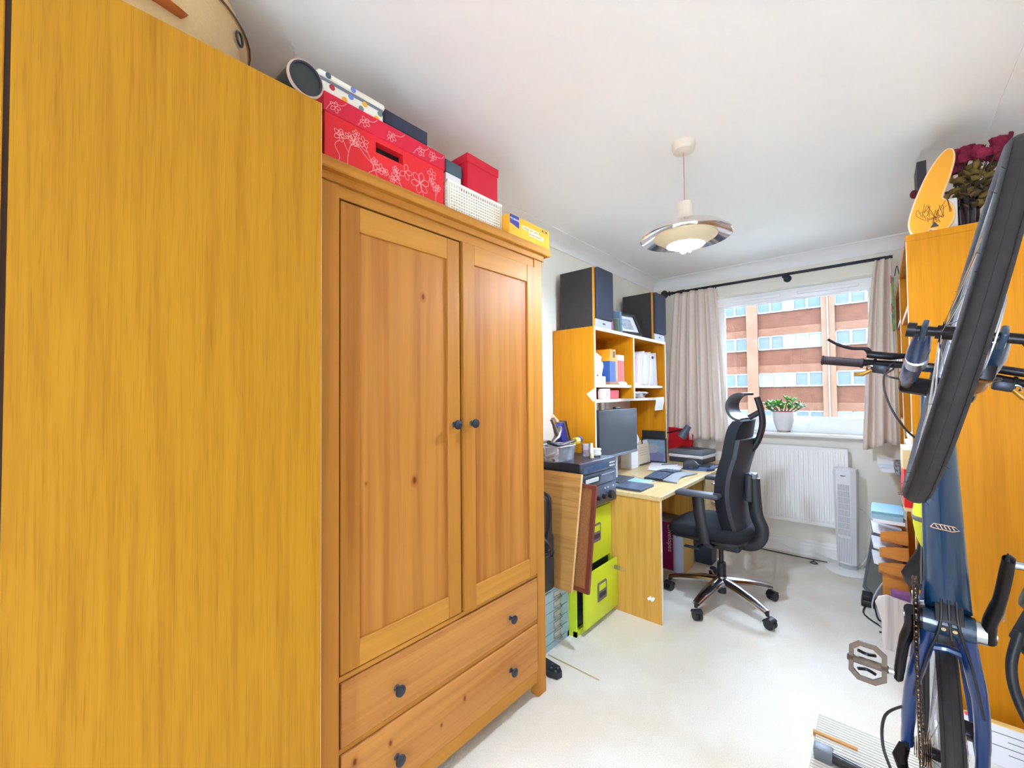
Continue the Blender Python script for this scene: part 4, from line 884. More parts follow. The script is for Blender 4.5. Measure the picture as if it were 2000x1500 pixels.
solo('black_folder', MB().cbox((-1.475, 3.524, DZ+.136), (.20, .012, .27)), M_black, 'black folder standing behind the framed picture', 'folder')
solo('white_envelopes', MB().cbox((-1.50, 3.12, 1.00), (.003, .13, .17), (0, -.1, 0)).cbox((-1.48, 3.15, .955), (.003, .15, .13), (.6, -.1, 0)).box((-1.56, 3.08, DZ+.0005), (-1.47, 3.20, .90)), M_paper, 'white envelopes in a white holder behind the monitor', 'envelopes')
# printer, lamp and red folder at the window end
prn = thing('scanner_printer', 'flat grey and white printer at the window end of the desk', 'printer', (-1.24, 3.80, DZ))
prM = Matrix.Translation((-1.24, 3.79, DZ)) @ Matrix.Rotation(math.radians(-6), 4, 'Z')
part('base', MB(prM).cbox((0, 0, .021), (.29, .27, .04), bev=.008), M_dgrey, prn)
part('middle', MB(prM).cbox((0, 0, .055), (.30, .28, .026), bev=.006), M_white, prn)
part('scanner_lid', MB(prM).cbox((0, 0, .088), (.295, .275, .036), bev=.008), M_grey, prn)
part('lid_inset', MB(prM).cbox((-.02, .03, .1075), (.20, .16, .003), bev=.001), M_dgrey, prn)
dl = thing('desk_lamp', 'small black desk lamp with a cylindrical head beside the curtain', 'lamp', (-1.54, 3.66, DZ))
part('base', MB().cyl((-1.60, 3.79, DZ+.0005), (-1.60, 3.79, DZ+.015), .05, n=24), M_blacks, dl)
part('arm', MB().tube([(-1.60, 3.79, DZ+.01), (-1.60, 3.785, .94), (-1.42, 3.74, .966), (-1.30, 3.70, 1.0)], .006, 8), M_blacks, dl)
part('head', MB().cyl((-1.235, 3.70, 1.035), (-1.275, 3.675, .965), .024, .030, 20).cyl((-1.275, 3.675, .965), (-1.29, 3.665, .938), .036, .039, 20), plain('grey lamp enamel', rgb(78, 92, 104), .4), dl)
part('lamp_lens', MB().cyl((-1.290, 3.665, .9375), (-1.291, 3.6645, .936), .031, n=20), M_lgrey, dl)
solo('red_file', MB().prism([(-1.50, DZ+.001), (-1.335, DZ+.001), (-1.30, .80), (-1.275, .93), (-1.30, .975), (-1.36, .99), (-1.50, 1.0)], .03, basis((0, 3.963, 0), (1, 0, 0), (0, 0, 1))), plain('red felt', rgb(206, 10, 30), .85), 'red curved file standing between the hutch and the printer', 'file')
solo('flat_tablet', MB().cbox((-1.04, 3.60, DZ+.005), (.14, .20, .008), (0, 0, -.1), .003), M_black, 'black tablet lying in front of the printer', 'tablet')

# ================================================================ hi-fi, filing cabinet and neighbours
M_lime = plain('lime green enamel', rgb(204, 222, 46), .4)
fc = thing('filing_cabinet', 'lime green two drawer filing cabinet with grey handle plates', 'filing cabinet', (-1.46, 2.145, 0))
fy0, fy1, fX = 1.942, 2.350, -1.262
part('carcass', MB().box((-1.66, fy0, .0), (fX-.02, fy1, .673)).box((fX-.02, fy0, 0), (fX, fy0+.012, .673)).box((fX-.02, fy1-.012, 0), (fX, fy1, .673)).box((fX-.02, fy0, .655), (fX, fy1, .673)).box((fX-.02, fy0, 0), (fX, fy1, .03)), M_lime, fc, smooth=False)
part('runner_gap', MB().box((fX-.0198, fy0+.013, .03), (fX-.018, fy1-.013, .655)), M_black, fc, smooth=False)
M_plate = plain('grey handle plate', rgb(112, 104, 112), .5)
for z0, z1, dx in ((.345, .650, 0), (.035, .322, .034)):
    d = part('drawer_front', B((fX-.012+dx, fy0+.014+(.02 if dx else 0), z0), (fX+.004+dx, fy1-(.006 if not dx else -.004), z1), .003, 2), M_lime, fc)
    cyh = (fy0+fy1)/2+.01; zc = (z0+z1)/2+.015; x = fX+.004+dx
    part('handle_plate', MB().prism([(cyh-.05, zc-.052), (cyh+.045, zc-.052), (cyh+.05, zc-.04), (cyh+.05, zc+.044), (cyh+.045, zc+.05), (cyh-.045, zc+.05), (cyh-.05, zc+.035)], .006, basis((x, 0, 0), (0, 1, 0), (0, 0, 1))), M_plate, d, smooth=False)
    part('label_window', B((x+.006, cyh-.038, zc+.006), (x+.0068, cyh+.038, zc+.040)), M_lime, d, smooth=False)
    part('finger_slot', B((x+.006, cyh-.038, zc-.034), (x+.0068, cyh+.038, zc-.008)), plain('slot dark', rgb(54, 48, 62), .6), d, smooth=False)
lk = MB().cyl((fX+.038, fy1-.035, .275), (fX+.050, fy1-.035, .275), .011, n=16)
part('lock', lk, M_steel, fc); part('key', MB().box((fX+.050, fy1-.037, .262), (fX+.072, fy1-.033, .288)).torus((fX+.085, fy1-.03, .27), .012, .0015, (0, 1, 0), 16, 5), M_steel, fc)
M_hifi = plain('hi-fi black metal', rgb(52, 56, 68), .35, .4)
M_face = plain('hi-fi brushed face', rgb(84, 92, 112), .35, .5)
def unit(name, lab, z0, z1, dx=0):
    t = thing(name, lab, 'hi-fi', (-1.41, 2.13, z0))
    part('case', B((-1.60, 1.955, z0+.004), (-1.235+dx, 2.345, z1), .002, 1), M_hifi, t, smooth=False)
    part('front_panel', B((-1.235+dx, 1.953, z0+.004), (-1.222+dx, 2.347, z1), .003, 2), M_face, t)
    for x in (-1.57, -1.28):
        for y in (1.985, 2.315): part('foot', MB().cyl((x, y, z0+.0005), (x, y, z0+.004), .014, n=12), M_black, t)
    return t, -1.222+dx
t, fx_ = unit('amplifier', 'dark hi-fi amplifier with round knobs directly on the lime cabinet', .673, .790)
for y, r_ in ((2.06, .013), (2.12, .013), (2.19, .016), (2.27, .026)):
    part('knob', MB().cyl((fx_, y, .722), (fx_+.02, y, .722), r_, r_*.9, 20), M_blacks, t)
for y in (2.20, 2.235, 2.30): part('button', B((fx_, y, .763), (fx_+.004, y+.012, .770)), M_lgrey, t, smooth=False)
t, fx_ = unit('disc_player', 'dark disc player with a tray, in the middle of the hi-fi stack', .790, .868)
part('disc_tray', B((fx_, 1.99, .822), (fx_+.006, 2.13, .845), .002, 1), M_lgrey, t); part('tray_recess', B((fx_, 1.98, .814), (fx_+.002, 2.15, .855)), M_black, t, smooth=False)
for i in range(9): part('button', B((fx_, 2.17+i*.018, .846), (fx_+.003, 2.18+i*.018, .851)), M_lgrey, t, smooth=False)
t, fx_ = unit('tuner', 'dark tuner with a display strip on top of the hi-fi stack', .868, .936)
part('display', B((fx_, 1.975, .882), (fx_+.0015, 2.24, .914)), plain('display blue', rgb(66, 86, 116), .2, noise=.25, nscale=40), t, smooth=False)
for i in range(3):
    for j in range(2): part('button', B((fx_, 2.262+i*.024, .886+j*.018), (fx_+.004, 2.278+i*.024, .894+j*.018), .001, 1), M_lgrey, t, smooth=False)
# on the hi-fi
HZ = .9365
tb = thing('clear_plastic_tub', 'clear plastic tub full of pens and bits on the hi-fi', 'tub', (-1.42, 2.03, HZ))
tc = V((-1.42, 2.005, HZ))
def rr_ring(hx, hy, z, n=28): return [tc+V((hx*math.copysign(abs(math.cos(a))**.5, math.cos(a)), hy*math.copysign(abs(math.sin(a))**.5, math.sin(a)), z)) for a in [2*pi*i/n for i in range(n)]]
part('tub_wall', loft([rr_ring(.07, .105, .001), rr_ring(.078, .118, .085), rr_ring(.076, .116, .085), rr_ring(.068, .103, .004)], False), M_clear, tb)
part('tub_rim', MB().tube(rr_ring(.079, .119, .086), .003, 6, True), plain('clear rim', rgb(214, 214, 226), .2), tb)
for i, (x, y, z, ang, c, L_, r_) in enumerate(((.04, -.03, .018, .2, (240, 92, 110), .07, .011), (.045, -.075, .016, .15, (60, 60, 66), .05, .01), (-.01, .02, .03, 1.0, (226, 150, 160), .09, .007), (.0, -.07, .03, .8, (216, 216, 230), .10, .012), (.03, .05, .02, 2.3, (220, 200, 190), .08, .009), (-.03, .07, .025, .5, (170, 176, 200), .08, .01), (.01, .0, .05, 1.9, (236, 236, 240), .07, .006))):
    d = V((math.sin(ang)*.3, math.cos(ang), .25*math.sin(ang*2))); p = tc+V((x, y, z))
    part('oddment', MB().cyl(p-d*L_/2, p+d*L_/2, r_, r_*.8, 10), plain('oddment %d' % i, rgb(*c), .5), tb)
M_clamp = plain('olive grey metal', rgb(118, 104, 96), .4, .5)
cl = thing('spring_clamp', 'grey metal clamp with pale jaw pads lying on the plastic tub', 'clamp', (-1.40, 1.96, HZ+.09))
part('jaw', MB().tube([(-1.39, 1.90, 1.04), (-1.38, 1.95, 1.075), (-1.385, 1.985, 1.115), (-1.395, 2.0, 1.13)], [.008, .022, .02, .012], 8, flat=.5), M_clamp, cl)
part('jaw', MB().tube([(-1.38, 1.955, 1.085), (-1.38, 1.92, 1.15), (-1.38, 1.90, 1.175), (-1.38, 1.93, 1.19)], [.014, .009, .008, .008], 8), M_clamp, cl)
part('jaw_pad', MB().cyl((-1.38, 1.915, 1.195), (-1.38, 1.955, 1.165), .010, n=12), plain('peach rubber', rgb(236, 190, 150), .6), cl)
part('lever', MB().tube([(-1.37, 1.86, 1.055), (-1.36, 1.93, 1.03), (-1.35, 2.05, 1.045), (-1.35, 2.11, 1.05)], [.014, .012, .013, .010], 8, flat=.6), M_clamp, cl)
solo('black_handle_tool', MB().tube([(-1.35, 1.83, 1.06), (-1.34, 1.875, 1.045), (-1.33, 1.93, 1.036)], [.018, .020, .010], 10, flat=.6), M_black, 'black handled tool resting on the left of the tub', 'tool')
tp = thing('measuring_tape', 'yellow and black checked measuring tape roll on the tub edge', 'tape measure', (-1.345, 2.105, 1.03))
part('roll', MB().cyl((-1.35, 2.085, 1.043), (-1.35, 2.125, 1.043), .020, n=18), plain('checked tape', rgb(214, 190, 80), .5, noise=.6, nscale=180), tp); part('end_cap', MB().sph((-1.35, 2.14, 1.048), .020), plain('blue cap', rgb(40, 60, 140), .4), tp)
bb = thing('blue_stapler_box', 'dark blue box with silver edges leaning behind the tub', 'box', (-1.52, 2.275, HZ), (math.radians(22), 0, 0))
part('box', MB().box((-.03, -.055, .01), (.02, .0, .215)), plain('royal blue', rgb(32, 52, 140), .45), bb, world=False, smooth=False)
part('metal_edge', MB().box((-.032, .0, .008), (.022, .012, .218)), M_steel, bb, world=False, smooth=False); part('dark_side', MB().box((-.03, .012, .01), (.02, .035, .215)), M_black, bb, world=False, smooth=False)
cg = thing('candle_glass', 'glass with a half burnt red candle on the hi-fi', 'candle', (-1.365, 2.235, HZ))
part('glass', MB().lathe([(.022, .001), (.026, .075), (.024, .075), (.0205, .004)], (-1.365, 2.235, HZ), 20), M_clear, cg); part('wax', MB().cyl((-1.365, 2.235, HZ+.016), (-1.365, 2.235, HZ+.04), .021, n=20), plain('red wax', rgb(226, 40, 70), .4), cg); part('glass_foot', MB().cyl((-1.365, 2.235, HZ+.001), (-1.365, 2.235, HZ+.015), .021, n=20), M_white, cg)
ct = thing('cream_tube', 'cream coloured tube standing on its cap in front of the candle', 'tube', (-1.30, 2.195, HZ))
part('cap', MB().cyl((-1.30, 2.195, HZ), (-1.30, 2.195, HZ+.03), .0125, n=16), plain('buff cap', rgb(226, 206, 160), .5), ct); part('body', MB().cyl((-1.30, 2.195, HZ+.03), (-1.30, 2.195, HZ+.088), .0125, .006, 16), plain('cream tube', rgb(244, 226, 204), .4), ct)
for i in range(4):
    solo('coaster', MB().lathe([(.0, 0), (.026+.004*(i % 2), .001), (.032, .007), (.028, .011), (0, .011)], (-1.325+.003*(i % 2), 2.285, HZ+.0005+i*.0115), 24), M_white, ('lowest', 'second lowest', 'second highest', 'topmost')[i]+' of the white round dishes stacked on the hi-fi', 'dish', group='stack of white dishes')
# blue drawer cabinet, bag, boards
M_blue = plain('pale blue enamel', rgb(158, 190, 200), .4)
bc = thing('small_drawer_cabinet', 'pale blue metal cabinet with five shallow drawers on the floor', 'cabinet', (-1.49, 1.795, 0))
part('carcass', MB().box((-1.68, 1.655, .0), (-1.318, 1.936, .305)).box((-1.318, 1.655, .0), (-1.305, 1.669, .305)).box((-1.318, 1.922, 0), (-1.305, 1.936, .305)).box((-1.318, 1.655, .297), (-1.305, 1.936, .305)).box((-1.318, 1.655, 0), (-1.305, 1.936, .03)), M_blue, bc, smooth=False)
for i in range(5):
    z0 = .033+i*.0527; d = part('drawer', B((-1.318, 1.671, z0), (-1.303, 1.920, z0+.050), .002, 1), M_blue, bc, smooth=False)
    yc = 1.825; M_h = plain('nickel holder', rgb(176, 164, 150), .35, .8)
    part('label_holder', MB().box((-1.303, yc-.03, z0+.012), (-1.3015, yc+.03, z0+.016)).box((-1.303, yc-.03, z0+.038), (-1.3015, yc+.03, z0+.042)).box((-1.303, yc-.03, z0+.012), (-1.3015, yc-.027, z0+.042)).box((-1.303, yc+.027, z0+.012), (-1.3015, yc+.03, z0+.042)).tube([(-1.302, yc-.028, z0+.014), (-1.285, yc-.02, z0+.006), (-1.285, yc+.02, z0+.006), (-1.302, yc+.028, z0+.014)], .0025, 6), M_h, d, smooth=False)
    part('label_card', B((-1.303, yc-.027, z0+.016), (-1.3022, yc+.027, z0+.038)), M_lgrey, d, smooth=False)
M_leath = plain('dark brown leather', rgb(52, 46, 44), .4, noise=.2, nscale=30, bump=.15)
bg_ = thing('leather_bag', 'dark brown leather satchel standing on the pale blue cabinet', 'bag', (-1.43, 1.735, .306))
part('body', B((-1.58, 1.675, .307), (-1.285, 1.795, .60), .025, 3), plain('black leather', rgb(40, 42, 52), .45), bg_)
part('upper_body', B((-1.56, 1.665, .56), (-1.275, 1.785, .815), .05, 4), M_leath, bg_)
part('flap', B((-1.55, 1.655, .62), (-1.265, 1.70, .80), .02, 3), M_leath, bg_)
part('zip', MB().tube(cat_path([(-1.272, 1.70, .58), (-1.262, 1.72, .74), (-1.30, 1.725, .815), (-1.45, 1.725, .822)], 6), .004, 6), M_gun, bg_)
part('strap', MB().tube(cat_path([(-1.285, 1.69, .60), (-1.255, 1.70, .57), (-1.245, 1.72, .53), (-1.265, 1.735, .505), (-1.29, 1.73, .52)], 6), .012, 8, flat=.35), M_leath, bg_)
part('buckle', MB().tube([(-1.268, 1.68, .525), (-1.262, 1.72, .530), (-1.262, 1.722, .512), (-1.268, 1.682, .507)], .003, 6, True), M_steel, bg_)
b1 = thing('beech_board', 'plain beech veneered board leaning on the hi-fi', 'board', (-1.42, 1.806, .306), (-.19, 0, 0))
part('board', MB().box((-.225, 0, 0), (.218, .017, .595)), wood('oak board', rgb(196, 148, 84), rgb(176, 128, 70), 'x', .5, 1.2, .5), b1, world=False, smooth=False)
part('raw_edge', MB().box((.2182, .0005, 0), (.2192, .0165, .595)), plain('chipboard edge', rgb(230, 190, 130), .7, noise=.25, nscale=200), b1, world=False, smooth=False)
b2 = thing('cork_board', 'brown cork pin board with a mahogany frame leaning on the filing cabinet', 'board', (-1.35, 1.846, .306), (-.172, 0, 0))
part('frame', MB().box((-.25, 0, 0), (.225, .018, .022)).box((-.25, 0, .518), (.225, .018, .54)).box((.203, 0, .022), (.225, .018, .518)).box((-.25, 0, .022), (-.228, .018, .518)), plain('mahogany', rgb(118, 58, 44), .35), b2, world=False, smooth=False)
part('cork_panel', MB().box((-.228, .004, .022), (.203, .014, .518)), plain('cork', rgb(150, 98, 54), .85, noise=.2, nscale=160), b2, world=False, smooth=False)
tpd = thing('tripod_foot', 'black folded metal bracket with bolts lying on the carpet by the wardrobe', 'bracket', (-1.22, 1.625, 0))
part('bar', MB().prism([(-1.33, 1.61), (-1.18, 1.592), (-1.147, 1.60), (-1.140, 1.63), (-1.17, 1.655), (-1.33, 1.67)], .028, Matrix.Translation((0, 0, .001))), M_blacks, tpd, smooth=False)
for x, y in ((-1.19, 1.615), (-1.165, 1.635), (-1.20, 1.64), (-1.16, 1.608)): part('bolt', MB().cyl((x, y, .029), (x, y, .033), .005, n=10), M_steel, tpd)
solo('carpet_join', MB().box((-1.29, 1.722, .0), (-1.0, 1.728, .002)), plain('frayed join', rgb(196, 170, 120), .9), 'short frayed seam in the carpet by the blue cabinet', 'seam')
# under the desk
eb = thing('envelope_box', 'magenta and grey box of envelopes on the floor under the desk', 'box', (-1.2, 3.0, 0))
M_mag = plain('magenta card', rgb(140, 10, 92), .5)
eM = Matrix.Translation((-1.095, 3.10, .001)) @ Matrix.Rotation(math.radians(72), 4, 'Z')
part('carton', MB(eM).box((-.37, .0, .06), (0, .23, .36)), plain('grey card', rgb(186, 196, 216), .6), eb, smooth=False) if False else None
part('carton', MB().box((-1.36, 3.11, .0005), (-1.095, 3.33, .36)), plain('grey card', rgb(186, 196, 216), .6), eb, smooth=False)
part('print_panel', MB().box((-1.36, 3.1092, .012), (-1.168, 3.1098, .36)), M_mag, eb, smooth=False)
part('yellow_side', MB().box((-1.095, 3.11, .0005), (-1.0942, 3.33, .36)), plain('yellowed card', rgb(226, 190, 110), .6), eb, smooth=False)
text_part('print_text', 'envelopes', .05, basis((-1.205, 3.1085, .345), (0, 0, -1), (1, 0, 0)), M_paper, eb, .0003)
text_part('print_text', 'manilla', .03, basis((-1.145, 3.1085, .345), (0, 0, -1), (1, 0, 0)), M_ytx, eb, .0003)
solo('paper_ream', B((-1.36, 3.345, .0005), (-1.13, 3.42, .30)), M_paper, 'white paper ream behind the envelope box under the desk', 'paper')
solo('waste_bin', MB().lathe([(.0, .002), (.085, .002), (.105, .26), (.10, .26), (.08, .008), (0, .008)], (-1.08, 3.56, 0), 4, M=Matrix.Translation((-1.05, 3.47, 0)) @ Matrix.Rotation(pi/4, 4, 'Z')), plain('blue black plastic', rgb(44, 54, 70), .5), 'dark square waste bin under the desk', 'bin')
solo('cardboard_sheet', MB().cbox((-1.30, 2.80, .006), (.30, .40, .01), (0, 0, .1)), plain('pale card', rgb(214, 206, 194), .8), 'pale cardboard sheet lying on the carpet under the desk', 'cardboard')
# ================================================================ office chair
ch = thing('office_chair', 'black high back office chair with headrest, arms and a polished star base', 'chair', (-.775, 2.87, 0))
CX, CY = -.775, 2.87
M_shell = plain('charcoal chair shell', rgb(50, 52, 60), .5); M_cfab = plain('chair black fabric', rgb(20, 22, 30), .95, noise=.3, nscale=300, bump=.25)
base_pts = []
for i in range(5):
    a = math.radians(187+72*i); tip = V((CX+.315*math.cos(a), CY+.315*math.sin(a), .085)); d = V((math.cos(a), math.sin(a), 0))
    leg = MB().tube([V((CX, CY, .135))+d*.02, V((CX, CY, .128))+d*.12, V((CX, CY, .105))+d*.24, tip], [.040, .036, .029, .022], 10, flat=.62, up=(0, 0, 1))
    part('base_leg', leg, M_chrome, ch)
    part('caster_stem', MB().cyl(tip+V((0, 0, -.02)), tip+V((0, 0, .006)), .010, n=10), M_black, ch)
    ca = a+random.uniform(-.9, .9)+.6; wd = V((math.cos(ca), math.sin(ca), 0)); ax = V((-wd.y, wd.x, 0)); wc = tip+wd*.014; wc.z = .0285
    w_ = part('caster', MB().cyl(wc-ax*.022, wc-ax*.004, .028, n=20).cyl(wc+ax*.004, wc+ax*.022, .028, n=20).cyl(wc-ax*.005, wc+ax*.005, .014), M_black, ch)
    part('caster_hood', MB().sheet(lambda u, v: wc+ax*(u-.5)*.05+V((0, 0, 1))*.0305*math.sin(pi*(v*.75+.05))+wd*.0305*math.cos(pi*(v*.75+.05))*-1, 2, 10, .002), M_black, w_)
part('hub', MB().cyl((CX, CY, .105), (CX, CY, .165), .036, .030, 20), M_chrome, ch)
part('gas_column', MB().cyl((CX, CY, .06), (CX, CY, .25), .025, n=20).cyl((CX, CY, .25), (CX, CY, .36), .014, n=16), M_black, ch)
part('mechanism', B((CX-.12, CY-.10, .355), (CX+.13, CY+.10, .425), .018, 3), M_black, ch)
part('height_lever', MB().tube([(CX-.05, CY-.08, .39), (CX-.07, CY-.22, .385)], .009, 8).cbox((CX-.10, CY-.235, .385), (.09, .03, .010), bev=.004), M_black, ch)
# seat: waterfall cushion, front towards -x
def seat_fn(top):
    def fn(u, v):
        a = 2*pi*u; ex = math.copysign(abs(math.cos(a))**.45, math.cos(a)); ey = math.copysign(abs(math.sin(a))**.45, math.sin(a))
        rr_ = v
        x = CX-.045 + .235*ex*rr_; y = CY-.005+.245*ey*rr_*(1-.06*ex)
        return x, y, ex*rr_
    return fn
def seat_ring(s, z, drop=0):
    out = []
    for i in range(40):
        a = 2*pi*i/40; ex = math.copysign(abs(math.cos(a))**.5, math.cos(a)); ey = math.copysign(abs(math.sin(a))**.5, math.sin(a))
        fz = max(0, -ex-.45)*drop
        out.append(V((CX-.045+.235*ex*s, CY-.003+.247*ey*s*(1+.05*ex), z-fz*.05)))
    return out
part('seat', loft([seat_ring(.93, .445, .6), seat_ring(1.0, .46, .8), seat_ring(1.01, .485, 1), seat_ring(.97, .505, 1), seat_ring(.85, .513, .9), seat_ring(.5, .508, .5)]), M_cfab, ch, 'black fabric seat cushion', ang=180)
part('seat_pan', loft([seat_ring(.80, .418, .3), seat_ring(.94, .43, .5), seat_ring(.95, .446, .6)]), M_black, ch)
# backrest: padded front (faces -x) with hard shell behind; slight recline
def back_pt(y, z, off):
    t = (z-.50)/.65
    x = -.655 + .055*t*t + .028*math.sin(pi*min(1, max(0, (z-.5)/.45)))*-1 + off - .035*(abs(y)/.23)**2
    return V((x, CY+y, z))
def bw(z):
    t = (z-.50)/.66
    return (.150+.085*math.sin(pi*min(1, .16+t*.62))) * (1 if t < .9 else math.sqrt(max(.05, 1-((t-.9)/.14)**2)))
def panel(z0, z1, o0, o1, k=1.0, nu=16, nv=22):
    m = MB(); f = lambda off: (lambda u, v: back_pt((u-.5)*2*bw(z0+(z1-z0)*v)*k, z0+(z1-z0)*v, off))
    P0 = [[f(o0)(i/nu, j/nv) for j in range(nv+1)] for i in range(nu+1)]; P1 = [[f(o1)(i/nu, j/nv) for j in range(nv+1)] for i in range(nu+1)]
    w_ = nv+1; Kk = (nu+1)*w_; vs = [p for r_ in P0 for p in r_]+[p for r_ in P1 for p in r_]
    fs = [(i*w_+j, (i+1)*w_+j, (i+1)*w_+j+1, i*w_+j+1) for i in range(nu) for j in range(nv)]+[(Kk+i*w_+j+1, Kk+(i+1)*w_+j+1, Kk+(i+1)*w_+j, Kk+i*w_+j) for i in range(nu) for j in range(nv)]
    for i in range(nu): fs += [(i*w_, Kk+i*w_, Kk+(i+1)*w_, (i+1)*w_), (i*w_+nv, (i+1)*w_+nv, Kk+(i+1)*w_+nv, Kk+i*w_+nv)]
    for j in range(nv): fs += [(j, j+1, Kk+j+1, Kk+j), (nu*w_+j, Kk+nu*w_+j, Kk+nu*w_+j+1, nu*w_+j+1)]
    return m.add(vs, fs)
part('back_cushion', panel(.500, 1.150, -.035, .022), M_cfab, ch, 'black fabric back cushion')
part('back_shell', panel(.495, 1.045, .022, .045, .99), M_shell, ch, 'charcoal plastic back shell')
part('shell_spine', B((-.625, CY-.05, .66), (-.585, CY+.05, .83), .012, 3), M_shell, ch)
part('spine_arm', MB().tube(cat_path([(CX+.05, CY, .40), (CX+.16, CY, .392), (-.56, CY, .43), (-.545, CY, .50), (-.572, CY, .58), (-.582, CY, .70), (-.585, CY, .80)], 6), .022, 10, flat=1.7, up=(0, 0, 1)), M_black, ch, 'curved support under the backrest')
part('spine_cap', B((-.60, CY-.035, .80), (-.565, CY+.035, .83), .006), M_grey, ch)
# headrest on a curved bar
part('head_bar', MB().tube(cat_path([(-.590, CY, .97), (-.555, CY, 1.03), (-.530, CY, 1.12), (-.535, CY, 1.21), (-.555, CY, 1.29)], 8), .018, 10, flat=1.3, up=(0, 1, 0)), M_blacks, ch)
part('head_joint', MB().cyl((-.545, CY, 1.20), (-.60, CY, 1.165), .016, n=12), M_black, ch)
def head(u, v):
    a = -.30+1.75*v; yy = (u-.5)*.27
    return V((-.640-.062*math.sin(a*1.0+.35)+.03*(abs(yy)/.13)**2*-1, CY+yy, 1.235-.065*math.cos(a*1.35+.2)+.0))
part('headrest', MB().tube([V((-.615, CY, 1.165)), V((-.655, CY, 1.163)), V((-.690, CY, 1.185)), V((-.705, CY, 1.225)), V((-.695, CY, 1.265)), V((-.668, CY, 1.292)), V((-.632, CY, 1.302))], [.03, .05, .07, .085, .085, .075, .05], 14, flat=.20, up=(0, 1, 0)) if False else MB().sheet(lambda u, v: (lambda A: V((-.640+.066*math.cos(A), CY+(u-.5)*.27, 1.232+.072*math.sin(A))) + V((-.022*(abs(u-.5)*2)**2*-1, 0, 0)))(math.radians(75+195*v)), 14, 18, -.014), M_black, ch, 'curved black headrest')
# arms
for sgn, yy in ((-1, CY-.285), (1, CY+.285)):
    part('arm_pad', MB().cbox((CX-.045, yy, .722), (.245, .085, .028), bev=.012, seg=3), M_dgrey, ch)
    part('arm_stem', MB().tube([(CX-.045, yy, .715), (CX-.035, yy+sgn*.005, .60), (CX-.01, yy+sgn*.0, .44)], [.034, .034, .028], 8, flat=.45, up=(0, 1, 0)), M_black, ch)
    part('arm_bracket', MB().tube([(CX-.012, yy, .45), (CX, yy-sgn*.05, .41), (CX, CY+sgn*.08, .395)], [.026, .024, .022], 8, flat=.5, up=(0, 0, 1)), M_black, ch)
# ================================================================ right side: bookcases
BX = .100; BXR = .462
def bookcase(lab, y0, y1, h, shelves):
    t = thing('bookcase', lab, 'bookcase', ((BX+BXR)/2, (y0+y1)/2, 0))
    for a_, b_ in ((y0, y0+.02), (y1-.02, y1)):
        part('side_panel', B((BX+.001, a_, .0), (BXR, b_, h-.028)), M_bookc, t, smooth=False)
        part('edge_strip', B((BX-.0006, a_, .0), (BX+.001, b_, h-.028)), M_edge, t, smooth=False)
    part('top_board', B((BX, y0, h-.027), (BXR, y1, h)), M_bookc, t, smooth=False)
    part('plinth', B((BX+.02, y0+.02, 0), (BX+.035, y1-.02, .07)), M_bookc, t, smooth=False)
    part('back_panel', B((BXR-.006, y0+.02, .07), (BXR-.001, y1-.02, h-.028)), M_bookc, t, smooth=False)
    for z in shelves:
        part('shelf', B((BX+.008, y0+.0205, z), (BXR-.006, y1-.0205, z+.022)), M_bookc, t, smooth=False)
        part('edge_strip', B((BX+.0065, y0+.0205, z), (BX+.008, y1-.0205, z+.022)), M_edge, t, smooth=False)
    return t
BH = 1.98
bookcase('tall orange beech bookcase with its side to the camera, behind the bike', 2.430, 3.230, BH, (.07, .36, .70, 1.03, 1.36, 1.69))
bookcase('tall orange beech bookcase against the window wall', 3.235, 3.93, BH, (.07, .40, .76, 1.12, 1.45, 1.74))
# on top of the near bookcase
fn_ = thing('swim_fin_board', 'yellow curved fin shaped board standing on the near bookcase', 'board', (.18, 2.49, BH))
M_fy = plain('yellow paint', rgb(250, 176, 44), .45)
def outline(px):  # photo-derived outline as (x,z) on the board, metres
    return px
fo = [(.123, .062), (.128, .095), (.140, .14), (.160, .20), (.186, .265), (.213, .315), (.235, .345), (.250, .358), (.262, .355), (.268, .335), (.266, .30), (.255, .25), (.240, .20), (.229, .165), (.228, .150), (.240, .135), (.255, .115), (.262, .09), (.262, .06), (.252, .030), (.236, .012), (.218, .010), (.200, .022), (.186, .022), (.172, .006), (.155, .0), (.138, .008), (.127, .03)]
fo = [(x*.943, z*.943) for x, z in fo]
P_ = cat_path([(x, z, 0) for x, z in fo]+[(fo[0][0], fo[0][1], 0)], 3)[:-1]
fM2 = basis((0, 2.480, BH+.001), (1, 0, 0), (0, 0, 1)) @ Matrix.Scale(-1, 4, (0, 0, 1))
part('board', MB(fM2).prism([(p.x, p.y) for p in P_], .012), M_fy, fn_, smooth=False)
part('edge', MB(fM2).tube([(p.x, p.y, .006) for p in P_], .0062, 6, True), plain('pale board edge', rgb(250, 214, 170), .5), fn_)
M_ink = plain('brown ink', rgb(120, 78, 24), .7); rr = random.Random(9); m = MB(fM2)
for i in range(9):
    x0 = .150+.010*i; z0 = .085+.02*math.sin(i)
    m.tube(cat_path([(x0+rr.uniform(-.012, .02), z0+rr.uniform(-.03, .035), -.0003) for _ in range(5)], 4), .0007, 4)
part('line_drawing', m, M_ink, fn_); text_part('print_text', 'Jumbo', .020, basis((.170, 2.4788, BH+.058), (1, 0, .12), (0, 0, 1)), M_ink, fn_, .0002)
part('triangle_logo', MB(fM2).prism([(.178, .026), (.205, .026), (.192, .048)], .001, Matrix.Translation((0, 0, -.0008))), M_dgrey, fn_, smooth=False)
vs_ = thing('vase_of_dried_roses', 'clear vase of dried dark red roses on the near bookcase', 'flowers', (.297, 2.57, BH))
vc = V((.297, 2.57, BH+.001))
part('vase', MB().lathe([(.028, 0), (.034, .06), (.036, .14), (.034, .14), (.031, .06), (.025, .005)], vc, 24), glass('dusky glass', (.55, .5, .56, 1)), vs_)
